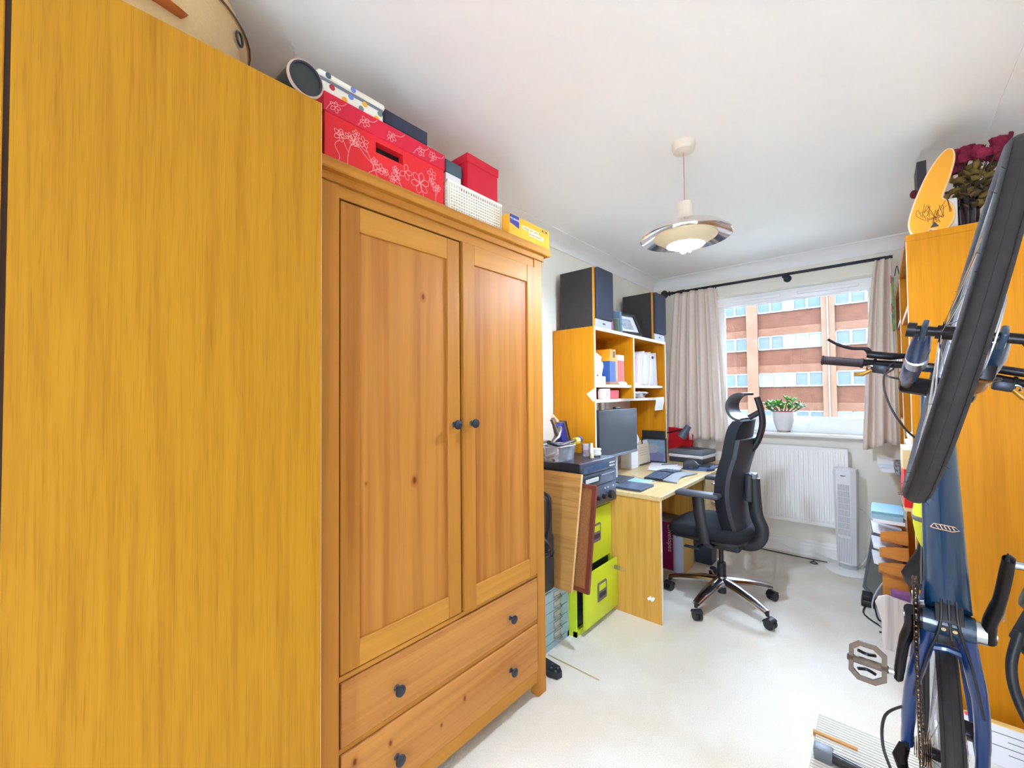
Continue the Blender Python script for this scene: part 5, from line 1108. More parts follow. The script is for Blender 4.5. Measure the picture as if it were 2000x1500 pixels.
rr = random.Random(21); stm = MB(); M_dl = plain('dried leaf', rgb(122, 100, 44), .8, noise=.35, nscale=25); M_dl2 = plain('dried leaf dark', rgb(76, 60, 34), .8, noise=.3, nscale=25); M_rose = plain('dried rose', rgb(128, 18, 54), .8, noise=.35, nscale=60)
lme = []
for mm in (M_dl, M_dl2):
    q = MB().sheet(lambda u, v: ((u-.5)*.034*math.sin(pi*min(1, v*.93+.05)), .012*math.sin(5*u+3*v), .06*v), 5, 7, .0008); me = mesh_of(q, 'leaf', ang=180); me.materials.append(mm); lme.append(me)
for i in range(24):
    a = 2*pi*i/24+rr.uniform(-.2, .2); top = i % 2 == 0; ra = rr.uniform(.02, .085); hh = rr.uniform(.265, .34) if top else rr.uniform(.18, .27)
    tip = vc+V((math.cos(a)*ra+.02, math.sin(a)*ra*.6, hh)); stm.tube([vc+V((0, 0, .01)), vc+V((math.cos(a)*.02, math.sin(a)*.02, .14)), tip], .0018, 5)
    if top:
        rs = MB()
        for k in range(14):
            rs.sheet(lambda u, v, b0=rr.uniform(0, 6.28), r0=.010+.0013*k, tl=rr.uniform(-.004, .008): tip+V(((r0+.008*v)*math.cos(b0+1.6*(u-.5)), (r0+.008*v)*math.sin(b0+1.6*(u-.5)), -.014+.030*v+tl+.003*math.sin(6*u))), 4, 3, .0008)
        rs.sph(tip, .012)
        part('rose_head', rs, M_rose, vs_, 'dried crimson rose', ang=60)
    for k in range(4):
        p = vc+(tip-vc)*rr.uniform(.5, .82)
        o = bpy.data.objects.new('leaf', lme[rr.random() < .45]); COL.objects.link(o); o.parent = vs_; WM[o] = WM[vs_]
        o.matrix_local = WM[vs_].inverted() @ Matrix.Translation(p) @ Euler((rr.uniform(.6, 2.4), rr.uniform(-.8, .8), rr.uniform(0, 6.28))).to_matrix().to_4x4() @ Matrix.Scale(.85, 4)
part('stems', stm, M_dl2, vs_)
solo('black_upright_box', B((.155, 2.68, BH+.0005), (.187, 2.85, BH+.40), .002, 1), plain('black card', rgb(62, 56, 64), .6), 'tall narrow black box standing behind the yellow fin board', 'box')
sr = thing('single_dried_rose', 'single dried dark rose sticking out beside the black upright box', 'flower', (.15, 2.60, BH))
part('stem', MB().tube([(.165, 2.60, BH+.002), (.15, 2.595, BH+.13), (.142, 2.59, BH+.21)], .002, 6), M_dl2, sr)
part('rose_head', MB().sph((.138, 2.59, BH+.222), .017, (.8, 1, 1.1)).sph((.146, 2.593, BH+.216), .014), plain('black red rose', rgb(92, 16, 34), .8), sr)
solo('white_tissue_box', B((.20, 2.50, BH+.0005), (.262, 2.535, BH+.14), .006), M_white, 'white box lying behind the yellow fin board', 'box')
# items in the bookcases that show at the front edges
M_print = plain('colourful print', rgb(206, 170, 90), .6)
cg_ = thing('patterned_gift_bag', 'colourful patterned gift bag hanging at the front of the window side bookcase', 'bag', (.085, 3.95, 1.72))
part('bag', MB().box((.082, 3.86, 1.74), (.094, 3.98, 2.10)), plain('green pattern', rgb(120, 150, 96), .6, noise=.5, nscale=22), cg_, smooth=False)
for z, c in ((2.10, (206, 50, 90)), (2.03, (226, 196, 120)), (1.97, (238, 206, 150)), (1.90, (226, 84, 40)), (1.82, (120, 170, 96)), (1.77, (216, 190, 90))):
    part('pattern_patch', MB().cbox((.0805, 3.92+.02*math.sin(z*40), z), (.004, .07, .045), (.4, 0, 0)), plain('patch %d' % int(z*100), rgb(*c), .6), cg_, smooth=False)
part('bag_handle', MB().tube(cat_path([(.10, 3.92, 2.12), (.11, 3.80, 2.16), (.12, 3.72, 2.05)], 6), .0025, 6), M_black, cg_)
def slab_stack(lab, cat, x0, y0, y1, z, ths, mats, name='paper_pile', jit=.02, wd=.22):
    t = thing(name, lab, cat, (x0+.1, (y0+y1)/2, z)); zz = z; r_ = random.Random(sum(map(ord, lab)))
    for i, th in enumerate(ths):
        dx = r_.uniform(-jit, jit); part('sheet_bundle', B((x0+dx, y0+r_.uniform(0, .02), zz+.0005), (x0+wd+dx, y1-r_.uniform(0, .02), zz+th)), mats[i % len(mats)], t, smooth=False); zz += th
    return t
M_pw = M_paper; M_pw2 = plain('bluish paper', rgb(222, 230, 244), .7)
slab_stack('overhanging white paper pile on the window side bookcase at sill height', 'papers', -.01, 3.70, 3.90, .782, (.03, .025, .02), (M_pw, M_pw2), jit=.012)
solo('patterned_pot', MB().lathe([(.034, 0), (.042, .05), (.042, .095), (.038, .095), (.036, .01)], (.10, 3.62, .782), 20), plain('black and white pattern', rgb(150, 148, 150), .5, noise=.9, nscale=70), 'black and white patterned pot in the window side bookcase', 'pot')
solo('navy_tin', B((.085, 3.50, .782), (.17, 3.575, .86), .004), plain('navy tin', rgb(34, 44, 78), .4), 'small navy tin beside the patterned pot', 'tin')
slab_stack('white and green magazines on the shelf below the patterned pot', 'magazines', .055, 3.45, 3.85, .4225, (.03, .03, .03, .03), (M_pw, plain('green cover', rgb(150, 206, 186), .6), M_pw2), jit=.02)
rc = thing('red_arc_box', 'cream box with a red arc printed on it at the front of the near bookcase', 'box', (.12, 3.0, .722))
part('carton', B((.080, 2.86, .7225), (.25, 3.16, 1.025)), plain('cream card', rgb(240, 214, 160), .6), rc, smooth=False)
ap = [(2.8595, .7225)] + [(2.862+.22*math.sin(a), .80+.11*math.cos(a)) for a in [i*pi/2/8 for i in range(9)]] + [(3.08, .7225)]
part('red_arc', MB().prism([(.0815+.16*i/8, .93-.09*(i/8)**2) for i in range(9)]+[(.2415, .74), (.0815, .74)], .001, basis((0, 2.8598, 0), (1, 0, 0), (0, 0, 1))), plain('print red', rgb(236, 24, 34), .5), rc, smooth=False)
part('red_arc', MB().prism([(2.862, .93), (2.95, .925), (3.05, .90), (3.158, .84), (3.158, .74), (2.862, .74)], .001, basis((.0798, 0, 0), (0, 1, 0), (0, 0, 1)) @ Matrix.Scale(-1, 4, (0, 0, 1))), plain('print red', rgb(236, 24, 34), .5), rc, smooth=False)
slab_stack('white papers and files on the middle shelf of the near bookcase', 'papers', .10, 2.63, 2.98, 1.0525, (.02, .015, .02), (M_pw, M_pw2), jit=.008)
slab_stack('white leaflets on the upper shelf of the near bookcase', 'papers', .10, 2.88, 3.18, 1.3825, (.03, .02), (M_pw,), jit=.008)
slab_stack('white leaflets on the upper shelf of the window side bookcase', 'papers', .10, 3.45, 3.80, 1.4725, (.04, .03), (M_pw, M_pw2), jit=.008)
# old flat television leaning on the far bookcase
tv = thing('flat_television', 'old flat television leaning against the window side bookcase', 'television', (-.02, 3.5, 0))
tvM = Matrix.Translation((.018, 3.335, .004)) @ Matrix.Rotation(math.radians(17), 4, 'Z') @ Matrix.Rotation(math.radians(9), 4, 'Y')
part('bezel', MB(tvM).box((-.03, 0, 0), (.0, .36, .022)).box((-.03, 0, .39), (.0, .36, .42)).box((-.03, 0, .022), (.0, .022, .39)).box((-.03, .338, .022), (.0, .36, .39)), M_grey, tv, smooth=False)
part('screen', MB(tvM).box((-.025, .022, .022), (-.004, .338, .39)), plain('tv screen', rgb(104, 106, 104), .25), tv, smooth=False)
part('rear_shell', MB(tvM).box((.0, .02, .04), (.018, .34, .38), .008), M_black, tv)
# wooden letter trays in front of the near bookcase
tr_ = thing('letter_tray_tower', 'stack of wooden letter trays full of papers beside the leaning television', 'letter tray', (.03, 3.15, 0))
M_tray = wood('tray orange wood', rgb(206, 136, 62), rgb(192, 122, 52), 'x', .5, 1.2, .4)
for i in range(3):
    z = .34+i*.085; x0 = -.025+.006*i
    part('tray_floor', B((x0, 3.02, z), (.096, 3.30, z+.008)), M_tray, tr_, smooth=False)
    part('tray_side', MB().prism([(x0, z+.012), (x0+.07, z), (.096, z), (.096, z+.072), (x0+.06, z+.066), (x0, z+.05)], .009, basis((0, 3.02, 0), (1, 0, 0), (0, 0, 1))), M_tray, tr_, smooth=False)
    part('tray_side', MB().prism([(x0, z+.012), (x0+.07, z), (.096, z), (.096, z+.072), (x0+.06, z+.066), (x0, z+.05)], .009, basis((0, 3.30, 0), (1, 0, 0), (0, 0, 1))), M_tray, tr_, smooth=False)
    part('paper', MB().cbox((.015, 3.165, z+.03), (.13, .22, .012), (0, .14, .06)), M_pw, tr_, smooth=False)
part('leg_frame', B((-.01, 3.03, 0), (.09, 3.05, .34)), M_tray, tr_, smooth=False); part('leg_frame', B((-.01, 3.27, 0), (.09, 3.29, .34)), M_tray, tr_, smooth=False)
slab_stack('pale blue folder and papers on top of the letter trays', 'folders', -.045, 3.03, 3.30, .60, (.02, .025, .015), (M_pw, plain('pale blue folder', rgb(150, 190, 206), .6), plain('teal folder', rgb(120, 170, 190), .6)), jit=.008, wd=.13)
solo('black_holdall', MB().box((.055, 3.31, .001), (.096, 3.36, .24), .015, 3), M_black, 'black bag on the floor between the letter trays and television', 'bag')
solo('purple_book', B((.02, 2.93, .0005), (.095, 2.985, .28)), plain('purple cover', rgb(150, 100, 160), .6), 'purple book standing on the floor in front of the letter trays', 'book')
ww = thing('whitewashed_panel', 'whitewashed wooden panel with a shaped outline leaning by the bookcase', 'panel', (.05, 2.90, 0))
part('panel', MB(Matrix.Translation((-.045, 2.90, .002)) @ Matrix.Rotation(math.radians(6), 4, 'Y') @ Matrix.Rotation(math.radians(-4), 4, 'Z')).prism([(.035, 0), (.13, 0), (.13, .27), (.02, .275), (-.01, .255), (-.02, .225), (.0, .18), (.015, .13), (.02, .06)], .016, basis((0, 0, 0), (1, 0, 0), (0, 0, 1))), wood('whitewash', rgb(226, 216, 210), rgb(196, 186, 184), 'z', .6, 1.4, .4), ww, smooth=False)
for i, (pts, c) in enumerate((([(-.08, 3.45, .006), (-.10, 3.25, .006), (-.02, 3.12, .006), (.05, 3.02, .006), (.02, 2.93, .006)], 0), ([(-.05, 3.36, .006), (-.03, 3.2, .008), (.02, 3.24, .006), (.03, 3.10, .006), (-.03, 3.05, .006)], 0), ([(.0, 3.33, .20), (-.04, 3.27, .14), (-.06, 3.22, .07), (-.03, 3.14, .012), (.02, 3.05, .006)], 1))):
    solo('trailing_cable', MB().tube(cat_path(pts, 8), .0042, 6), M_lgrey if c else M_black, ('black cable trailing from the television along the carpet', 'black cable coiled in front of the letter trays', 'grey cable drooping from the letter trays to the floor')[i], 'cable')
pb = thing('plug_block', 'black plug block among the cables under the television', 'plug', (-.07, 3.42, 0))
part('block', B((-.115, 3.36, .001), (-.05, 3.46, .04), .006), M_black, pb)
for y in (3.385, 3.43): part('plug', B((-.11, y-.018, .04), (-.06, y+.018, .07), .005), M_black, pb)
# hi-vis bag between bike and bookcase
hv = thing('hi_vis_bag', 'yellow high visibility bag hanging behind the bike', 'bag', (.098, 1.80, .81))
part('bag_body', MB().sph((.112, 1.80, .93), .055, (.8, .8, 2.0)), plain('fluorescent yellow', rgb(226, 236, 70), .6), hv)
part('grey_band', MB().sph((.112, 1.80, .93), .0555, (.82, .82, .5)), M_grey, hv)
part('strap', MB().tube([(.098, 1.80, 1.0), (.10, 1.78, 1.08), (.10, 1.72, 1.10)], .008, 8, flat=.4), M_grey, hv)
# floor box with printed lid at the foot of the bookcase
fb = thing('printed_white_box', 'white printed box leaning on the floor against the near bookcase side', 'box', (.38, 2.45, 0))
fbM = Matrix.Translation((.20, 2.25, .001)) @ Matrix.Rotation(math.radians(-14), 4, 'X')
part('box', MB(fbM).box((0, 0, .0), (.262, .05, .125)), plain('white box card', rgb(236, 236, 242), .5), fb, smooth=False)
part('yellow_lining', MB(fbM).box((0, .0005, .125), (.262, .0495, .128)), plain('yellow lining', rgb(244, 216, 140), .6), fb, smooth=False)
part('pink_tab', MB(fbM).box((.01, .0, .122), (.03, .006, .134)), plain('pink tab', rgb(250, 60, 120), .5), fb, smooth=False)
for k in range(4): part('print_line', MB(fbM).box((.05+.06*(k % 2), -.0006, .10-.02*k), (.16+.05*(k % 2), .0, .1025-.02*k)), M_grey, fb, smooth=False)
# ribbed mat under the bike
rm = thing('ribbed_mat', 'cream ribbed mat on the carpet under the bike stand', 'mat', (.06, 1.8, 0))
M_rib = plain('cream ribs', rgb(226, 222, 210), .9)
part('backing', B((-.215, 1.45, .0005), (.43, 2.12, .006)), plain('mat backing', rgb(186, 176, 156), .9), rm, smooth=False)
m = MB()
for i in range(44):
    y = 1.458+i*.0152; m.box((-.213, y, .006), (.428, y+.0105, .0105))
part('ribs', m, M_rib, rm, smooth=False)
part('tan_border', MB().box((-.222, 1.985, .0), (-.09, 2.0, .016)), plain('tan webbing', rgb(206, 150, 80), .8), rm, smooth=False)
# ================================================================ the bicycle, stood on its rear wheel
bk_ = thing('bicycle', 'blue hybrid bicycle standing upright on its rear wheel in front of the bookcase', 'bicycle', (.10, 1.55, .02))
LEAN = math.radians(13); BBW = V((.106, 1.385, .785)); YAWB = 0.0
_fw = V((0, -math.sin(LEAN), math.cos(LEAN))); _lf = V((1, 0, 0)); _up = V((0, math.cos(LEAN), math.sin(LEAN)))
BM = Matrix.Translation(BBW) @ Matrix.Rotation(math.radians(-1.2), 4, 'Z') @ Matrix.Rotation(math.radians(1.2), 4, 'Y') @ Matrix(((_fw.x, _lf.x, _up.x, 0), (_fw.y, _lf.y, _up.y, 0), (_fw.z, _lf.z, _up.z, 0), (0, 0, 0, 1)))
M_bl = plain('deep blue bike paint', rgb(17, 52, 80), .32, noise=.04, nscale=80, coat=.6)
M_bl2 = plain('bright blue stay paint', rgb(20, 52, 106), .32, coat=.6)
M_ano = plain('anodised black', rgb(36, 32, 36), .28, .6); M_bsil = plain('bike silver', rgb(196, 198, 206), .22, 1.0)
M_cass = plain('oily steel', rgb(120, 96, 76), .4, .9); M_cable = plain('cable housing', rgb(34, 32, 36), .5)
M_ped = plain('worn grey pedal metal', rgb(104, 88, 74), .5, .5)
def bm(): return MB(BM)
R_, TR = .326, .0195
RH = V((-.435, 0, .068)); FH = V((.672, 0, -.035)); HA = math.radians(70)
h = V((-math.cos(HA), 0, math.sin(HA))); nf = V((math.sin(HA), 0, math.cos(HA))); P0 = FH - nf*.043
STEER = math.radians(12)
SM = BM @ Matrix.Translation(P0) @ Matrix.Rotation(STEER, 4, h) @ Matrix.Translation(-P0)
def sm(): return MB(SM)
HB = P0+h*.575; HTp = P0+h*.70
# frame tubes
def taper(a, b, ra, rb, fl=1.0, n=18): return bm().tube([a, a+(b-a)*.5, b], [ra, (ra+rb)/2, rb], n, flat=fl, up=(0, 1, 0))
part('down_tube', bm().tube([V((.03, 0, .012)), V((.12, 0, .125)), V((.30, 0, .345)), HB+V((-.012, 0, .02))], [.034, .033, .031, .027], 20, flat=1.15, up=(0, 1, 0)), M_bl, bk_, 'deep blue down tube')
ST = V((-.145, 0, .44)); part('seat_tube', bm().cyl(V((0, 0, 0)), ST, .0185, .0165), M_bl, bk_)
part('top_tube', taper(HTp+V((-.01, 0, -.03)), ST+V((.008, 0, -.02)), .021, .017), M_bl, bk_)
part('head_tube', bm().cyl(HB-h*.005, HTp, .024, .022, 20), M_bl, bk_)
for s in (-1, 1):
    part('chain_stay', bm().tube(cat_path([V((-.015, s*.028, .008)), V((-.10, s*.040, .018)), V((-.22, s*.058, .035)), V((-.37, s*.066, .058)), RH+V((.0, s*.067, 0))], 5), [.016]*9+[.0145]*6+[.013]*6, 12), M_bl2, bk_)
    part('seat_stay', bm().tube(cat_path([ST+V((.006, s*.018, -.05)), V((-.26, s*.045, .27)), RH+V((.012, s*.066, .02))], 6), .0085, 10), M_bl2, bk_)
    part('dropout', bm().cbox(RH+V((.002, s*.0675, .005)), (.045, .007, .05), (0, .4, 0), .003), M_bl2 if s > 0 else M_ano, bk_)
part('stay_bridge', bm().tube([V((-.085, -.036, .017)), V((-.075, 0, .014)), V((-.085, .036, .017))], .009, 8), M_bl2, bk_)
part('bottom_bracket_shell', bm().cyl(V((0, -.042, 0)), V((0, .042, 0)), .0275, n=24), M_bl, bk_)
part('cable_port', bm().cbox(V((.040, 0, -.0135)), (.050, .046, .004), (0, -.80, 0), .006), M_black, bk_, 'dark recess under the down tube')
for s in (-1, 1):
    part('bearing_cup', bm().cyl(V((0, s*.042, 0)), V((0, s*.058, 0)), .0245, n=24), M_bsil if s > 0 else M_ano, bk_)
for y in (-.009, .009): part('cable_guide_bolt', bm().cyl(V((.004, y, -.0285)), V((.004, y, -.0305)), .0042, n=12), plain('brass bolt', rgb(214, 190, 150), .35, .7), bk_)
part('cable_guide', bm().cbox(V((.004, 0, -.0278)), (.014, .030, .002), (0, 0, 0), .001), M_black, bk_)
for y0_, y1_ in ((-.012, -.040), (.0, .004), (.012, .046)):
    part('cable', bm().tube(cat_path([V((.062, y0_, -.004)), V((.03, y0_*1.1, -.028)), V((-.01, y0_*.9+y1_*.2, -.0325)), V((-.10, y1_*.85, -.002)), V((-.24, y1_*1.35, .022))], 5) if abs(y1_) > .01 else [V((.062, y0_, -.004)), V((.03, 0, -.027)), V((-.02, y1_, -.029))], .0027, 6), M_cable, bk_)
part('crown_sticker', bm().cbox(V((.118, 0, .100)), (.018, .030, .0012), (0, -.885, 0)), plain('beige sticker', rgb(216, 184, 150), .6), bk_, 'plain beige sticker', smooth=False)
# outlined maker mark on the underside of the down tube
dtd = V((.18, 0, .22)).normalized(); dtn = V((dtd.z, 0, -dtd.x))
mkM = BM @ Matrix(((0, dtd.x, dtn.x, .148+dtn.x*.0335-.002), (1, 0, 0, 0), (0, dtd.z, dtn.z, .158+dtn.z*.0335), (0, 0, 0, 1)))
mk = MB(mkM)
for pl_ in ([(-.024, -.004), (-.018, .006), (.018, .004), (.026, -.004), (.014, -.009), (-.018, -.006), (-.024, -.004)], [(-.015, .003), (-.010, -.004)], [(-.007, .004), (-.003, -.005)], [(.0, .003), (.004, -.005)], [(.007, .003), (.011, -.006)], [(.014, .002), (.018, -.005)]):
    mk.tube([(x, y, 0) for x, y in pl_], .0011, 5)
part('maker_mark', mk, plain('peach print', rgb(226, 186, 158), .5), bk_, 'peach outlined lettering')
# saddle and post
part('seat_post', bm().cyl(ST, ST+V((-.075, 0, .235)), .0136), M_ano, bk_)
sd = ST+V((-.085, 0, .262))
part('saddle', bm().add([p for r_ in [[sd+V((x, w_*math.cos(a), .018*math.sin(a)*(1 if math.sin(a) > 0 else 1.6)+zz)) for a in [2*pi*k/14 for k in range(14)]] for x, w_, zz in ((-.13, .03, .012), (-.125, .062, .012), (-.08, .074, .004), (-.03, .055, 0), (.03, .032, -.002), (.10, .021, -.003), (.145, .014, -.006), (.152, .004, -.008))] for p in r_], [(i*14+k, i*14+(k+1) % 14, (i+1)*14+(k+1) % 14, (i+1)*14+k) for i in range(7) for k in range(14)]+[tuple(range(13, -1, -1)), tuple(range(98, 112))]), M_black, bk_, 'black saddle', ang=180)
part('saddle_rails', bm().tube([sd+V((-.09, -.02, -.03)), sd+V((.0, -.022, -.035)), sd+V((.08, -.02, -.025))], .0035, 6).tube([sd+V((-.09, .02, -.03)), sd+V((.0, .022, -.035)), sd+V((.08, .02, -.025))], .0035, 6), M_steel, bk_)
# wheels
spoke_me = {}
def wheel(hub, mk_mb, XFM, front):
    t = part('tyre', mk_mb().torus(hub, R_, TR, (0, 1, 0), 72, 14), M_rubber, bk_, 'black rubber tyre with fine tread')
    part('rim', mk_mb().ring([(.312, -.0115), (.312, .0115), (.294, .0105), (.286, .004), (.286, -.004), (.294, -.0105)], hub, (0, 1, 0), 72), M_bsil, bk_, 'silver rim')
    part('tread_groove', mk_mb().torus(hub, R_+TR*.93, .0016, (0, 1, 0), 72, 5).ring([(R_+TR*.72, -.0145), (R_+TR*.78, -.0135), (R_+TR*.70, -.0128)], hub, (0, 1, 0), 72).ring([(R_+TR*.72, .0145), (R_+TR*.78, .0135), (R_+TR*.70, .0128)], hub, (0, 1, 0), 72), plain('tread dark', rgb(34, 32, 34), .8), t)
    part('hub', mk_mb().cyl(hub-V((0, .036, 0)), hub+V((0, .036, 0)), .014, n=18).cyl(hub-V((0, .030, 0)), hub-V((0, .026, 0)), .022, n=18).cyl(hub+V((0, .026, 0)), hub+V((0, .030, 0)), .022, n=18), M_ano, bk_)
    n = 28
    for i in range(n):
        a = 2*pi*i/n; s = 1 if i % 2 else -1; b = a+(.55 if (i//2) % 2 else -.55)
        p = hub+V((math.cos(b)*.020, s*.028, math.sin(b)*.020)); q = hub+V((math.cos(a)*.288, s*.003, math.sin(a)*.288))
        part('spoke', mk_mb().cyl(p, q, .0011, n=5), M_bsil, bk_)
wheel(RH, bm, BM, False); wheel(FH, sm, SM, True)
# tread hairs (mould sprues) along the front tyre
rr = random.Random(3); hrs = sm()
for i in range(60):
    a = rr.uniform(0, 2*pi); s = rr.choice((-1, 1)); b = rr.uniform(.7, 1.3)*s
    e = V((math.cos(a), 0, math.sin(a))); c = FH+e*R_; d = (e*math.cos(b)+V((0, 1, 0))*math.sin(b)).normalized()
    hrs.cyl(c+d*TR*.95, c+d*(TR+rr.uniform(.003, .007)), .0005, n=4)
part('tyre_sprue', hrs, M_cable, bk_, kind='stuff')
# disc rotors (left side)
def rotor(hub, mk):
    y = .040
    m = mk().ring([(.080, y-.0009), (.080, y+.0009), (.068, y+.0009), (.068, y-.0009)], hub, (0, 1, 0), 48)
    for i in range(6):
        a = 2*pi*i/6; m.tube([hub+V((math.cos(a)*.02, y, math.sin(a)*.02)), hub+V((math.cos(a+.5)*.070, y, math.sin(a+.5)*.070))], .0025, 5, flat=.4)
    part('brake_rotor', m, M_bsil, bk_, 'thin steel brake disc')
rotor(RH, bm); rotor(FH, sm)
part('brake_caliper', bm().cbox(RH+V((.06, .046, .055)), (.055, .03, .035), (0, .6, 0), .006), M_ano, bk_)
part('brake_caliper', sm().cbox(FH+V((-.075, .048, .065)), (.05, .034, .06), (0, -.3, 0), .006), M_ano, bk_)
# fork, steered
CR = P0+h*.53
for s in (-1, 1):
    dp = FH+V((0, s*.054, 0)); top = CR+V((0, s*.062, 0))
    part('fork_lower', sm().tube([dp+h*.01, dp+h*.06+nf*-.028, top-h*.16], [.013, .0185, .0195], 16), M_bl2 if s < 0 else M_bl, bk_, 'blue fork leg with silver band')
    part('fork_band', sm().cyl(dp+h*.12+nf*-.034, dp+h*.19+nf*-.037, .0200, n=20), M_bsil, bk_)
    part('fork_stanchion', sm().cyl(top-h*.15, top, .0150, n=18), M_ano, bk_)
    part('fork_dropout', sm().cbox(dp, (.034, .011, .040), (0, .35, 0), .004), M_bl, bk_)
part('fork_arch', sm().tube(cat_path([CR-h*.15+V((.03, -.058, 0)), CR-h*.08+V((.042, -.03, 0)), CR-h*.07+V((.044, 0, 0)), CR-h*.08+V((.042, .03, 0)), CR-h*.15+V((.03, .058, 0))], 4), .010, 8), M_bl, bk_)
part('fork_crown', sm().cbox(CR, (.05, .16, .034), (0, math.radians(-20), 0), .012), M_ano, bk_)
part('axle', sm().cyl(FH-V((0, .074, 0)), FH+V((0, .086, 0)), .010, n=14).cyl(FH-V((0, .080, 0)), FH-V((0, .066, 0)), .015, n=16), M_ano, bk_)
part('quick_release_lever', sm().tube([FH+V((-.008, .080, 0)), FH+V((.0, .092, -.004)), FH+V((.014, .098, -.008))], [.012, .012, .009], 10, flat=.45), M_ano, bk_)
# stem, bars, grips, levers (steered)
SB = P0+h*.765; BC = SB+nf*.075+h*.012+V((.03, 0, 0))
part('stem', sm().tube([SB-h*.02, SB+nf*.02, BC], [.021, .018, .019], 12), M_ano, bk_)
part('steerer', sm().cyl(HTp, SB+h*.02, .0175), M_ano, bk_)
part('handlebar', sm().tube(cat_path([BC+V((-.03, -.315, .01)), BC+V((-.01, -.12, .0)), BC, BC+V((-.01, .12, .0)), BC+V((-.03, .315, .01))], 5), .0125, 12), M_ano, bk_)
M_grip = plain('dark plum grip', rgb(52, 40, 46), .8, noise=.3, nscale=150, bump=.3)
for s in (-1, 1):
    g0 = BC+V((-.03, s*.318, .01)); g1 = BC+V((-.020, s*.195, .005))
    part('grip', sm().cyl(g0, g1, .0165, .0155, 18).cyl(g0, g0+(g1-g0)*.03, .0185, n=18).cyl(g1, g1+(g1-g0)*-.06, .0178, n=18), M_grip, bk_, 'ribbed dark grip')
    c = BC+V((-.018, s*.165, .004))
    part('brake_clamp', sm().torus(c, .015, .006, (0, 1, 0), 18, 8), M_ano, bk_)
    lv = part('brake_lever', sm().tube(cat_path([c+V((.028, s*.015, -.006)), c+V((.052, s*.03, -.012)), c+V((.050, s*.07, -.018)), c+V((.058, s*.11, -.022)), c+V((.075, s*.145, -.028))], 5), [.009]*6+[.006]*10+[.005]*5, 8, flat=.8), M_ano, bk_, 'black brake lever')
    part('lever_body', sm().tube([c+V((.034, s*.025, -.008)), c+V((.036, s*-.04, -.006)), c+V((.042, s*-.075, .0)), c+V((.055, s*-.12, .004))], [.013, .013, .009, .003], 10), M_ano, lv)
    sh = part('shifter', sm().cbox(c+V((-.01, -s*.02, -.022)), (.032, .05, .022), (0, 0, 0), .008), M_gun, bk_)
    part('shifter_ring', sm().torus(c+V((-.012, s*.004, -.026)), .011, .003, (.3, 0, 1), 18, 8), M_bsil, sh)
    part('shift_paddle', sm().tube([c+V((-.016, s*.0, -.03)), c+V((-.034, s*.022, -.036)), c+V((-.040, s*.045, -.034))], [.006, .008, .007], 8, flat=.4), plain('brass paddle', rgb(176, 130, 58), .35, .7), sh)
    e = BM @ (HB+V((.03, s*.02, -.01)))
    st_ = SM @ (c+V((.0, -s*.05, -.01)))
    part('control_cable', MB().tube(bez(st_, st_+V((-s*-.02*-1, -.10, -.02)), e+V((s*.16, -.14, .02)), e, 18), .0028, 6), M_cable, bk_)
part('control_cable', MB().tube(bez(SM @ (BC+V((0, -.11, 0))), SM @ (BC+V((-.02, -.16, -.14))), BM @ (V((.40, -.10, .25))), BM @ (V((.32, -.036, .35))), 18), .0028, 6), M_cable, bk_)
# drivetrain on the right (-y, image left)
yr = -.052
for r_, y, n in ((.088, yr-.004, 44), (.064, yr+.004, 32)):
    poly = []
    for i in range(n):
        a = 2*pi*i/n; poly += [(math.cos(a)*r_, math.sin(a)*r_), (math.cos(a+pi/n)*(r_-.007), math.sin(a+pi/n)*(r_-.007))]
    part('chainring', bm().prism(poly, .002, basis((0, y, 0), (1, 0, 0), (0, 0, 1))), M_ano, bk_, smooth=False)
for i in range(9):
    r_ = .021+.0034*i; y = -.052+.0038*i; n = 11+2*i; poly = []
    for k in range(n):
        a = 2*pi*k/n; poly += [(math.cos(a)*r_, math.sin(a)*r_), (math.cos(a+pi/n)*(r_-.0045), math.sin(a+pi/n)*(r_-.0045))]
    part('sprocket', bm().prism(poly, .0018, basis((RH.x, RH.y+y, RH.z), (1, 0, 0), (0, 0, 1))), M_cass, bk_, smooth=False)
part('derailleur_hanger', bm().tube([RH+V((-.005, -.072, -.005)), RH+V((-.025, -.082, -.03)), RH+V((-.03, -.076, -.055))], [.012, .016, .012], 10), M_ano, bk_)
jw = RH+V((-.035, -.050, -.075)); jg = RH+V((-.0, -.042, -.125))
part('derailleur_cage', bm().tube([RH+V((-.03, -.070, -.055)), jw+V((-.01, -.012, .01)), jw+V((0, -.008, -.01)), jg], [.012, .014, .010, .008], 8, flat=.5), M_bsil, bk_)
for j in (jw, jg): part('jockey_wheel', bm().cyl(j-V((0, .004, 0)), j+V((0, .004, 0)), .019, n=14), M_black, bk_)
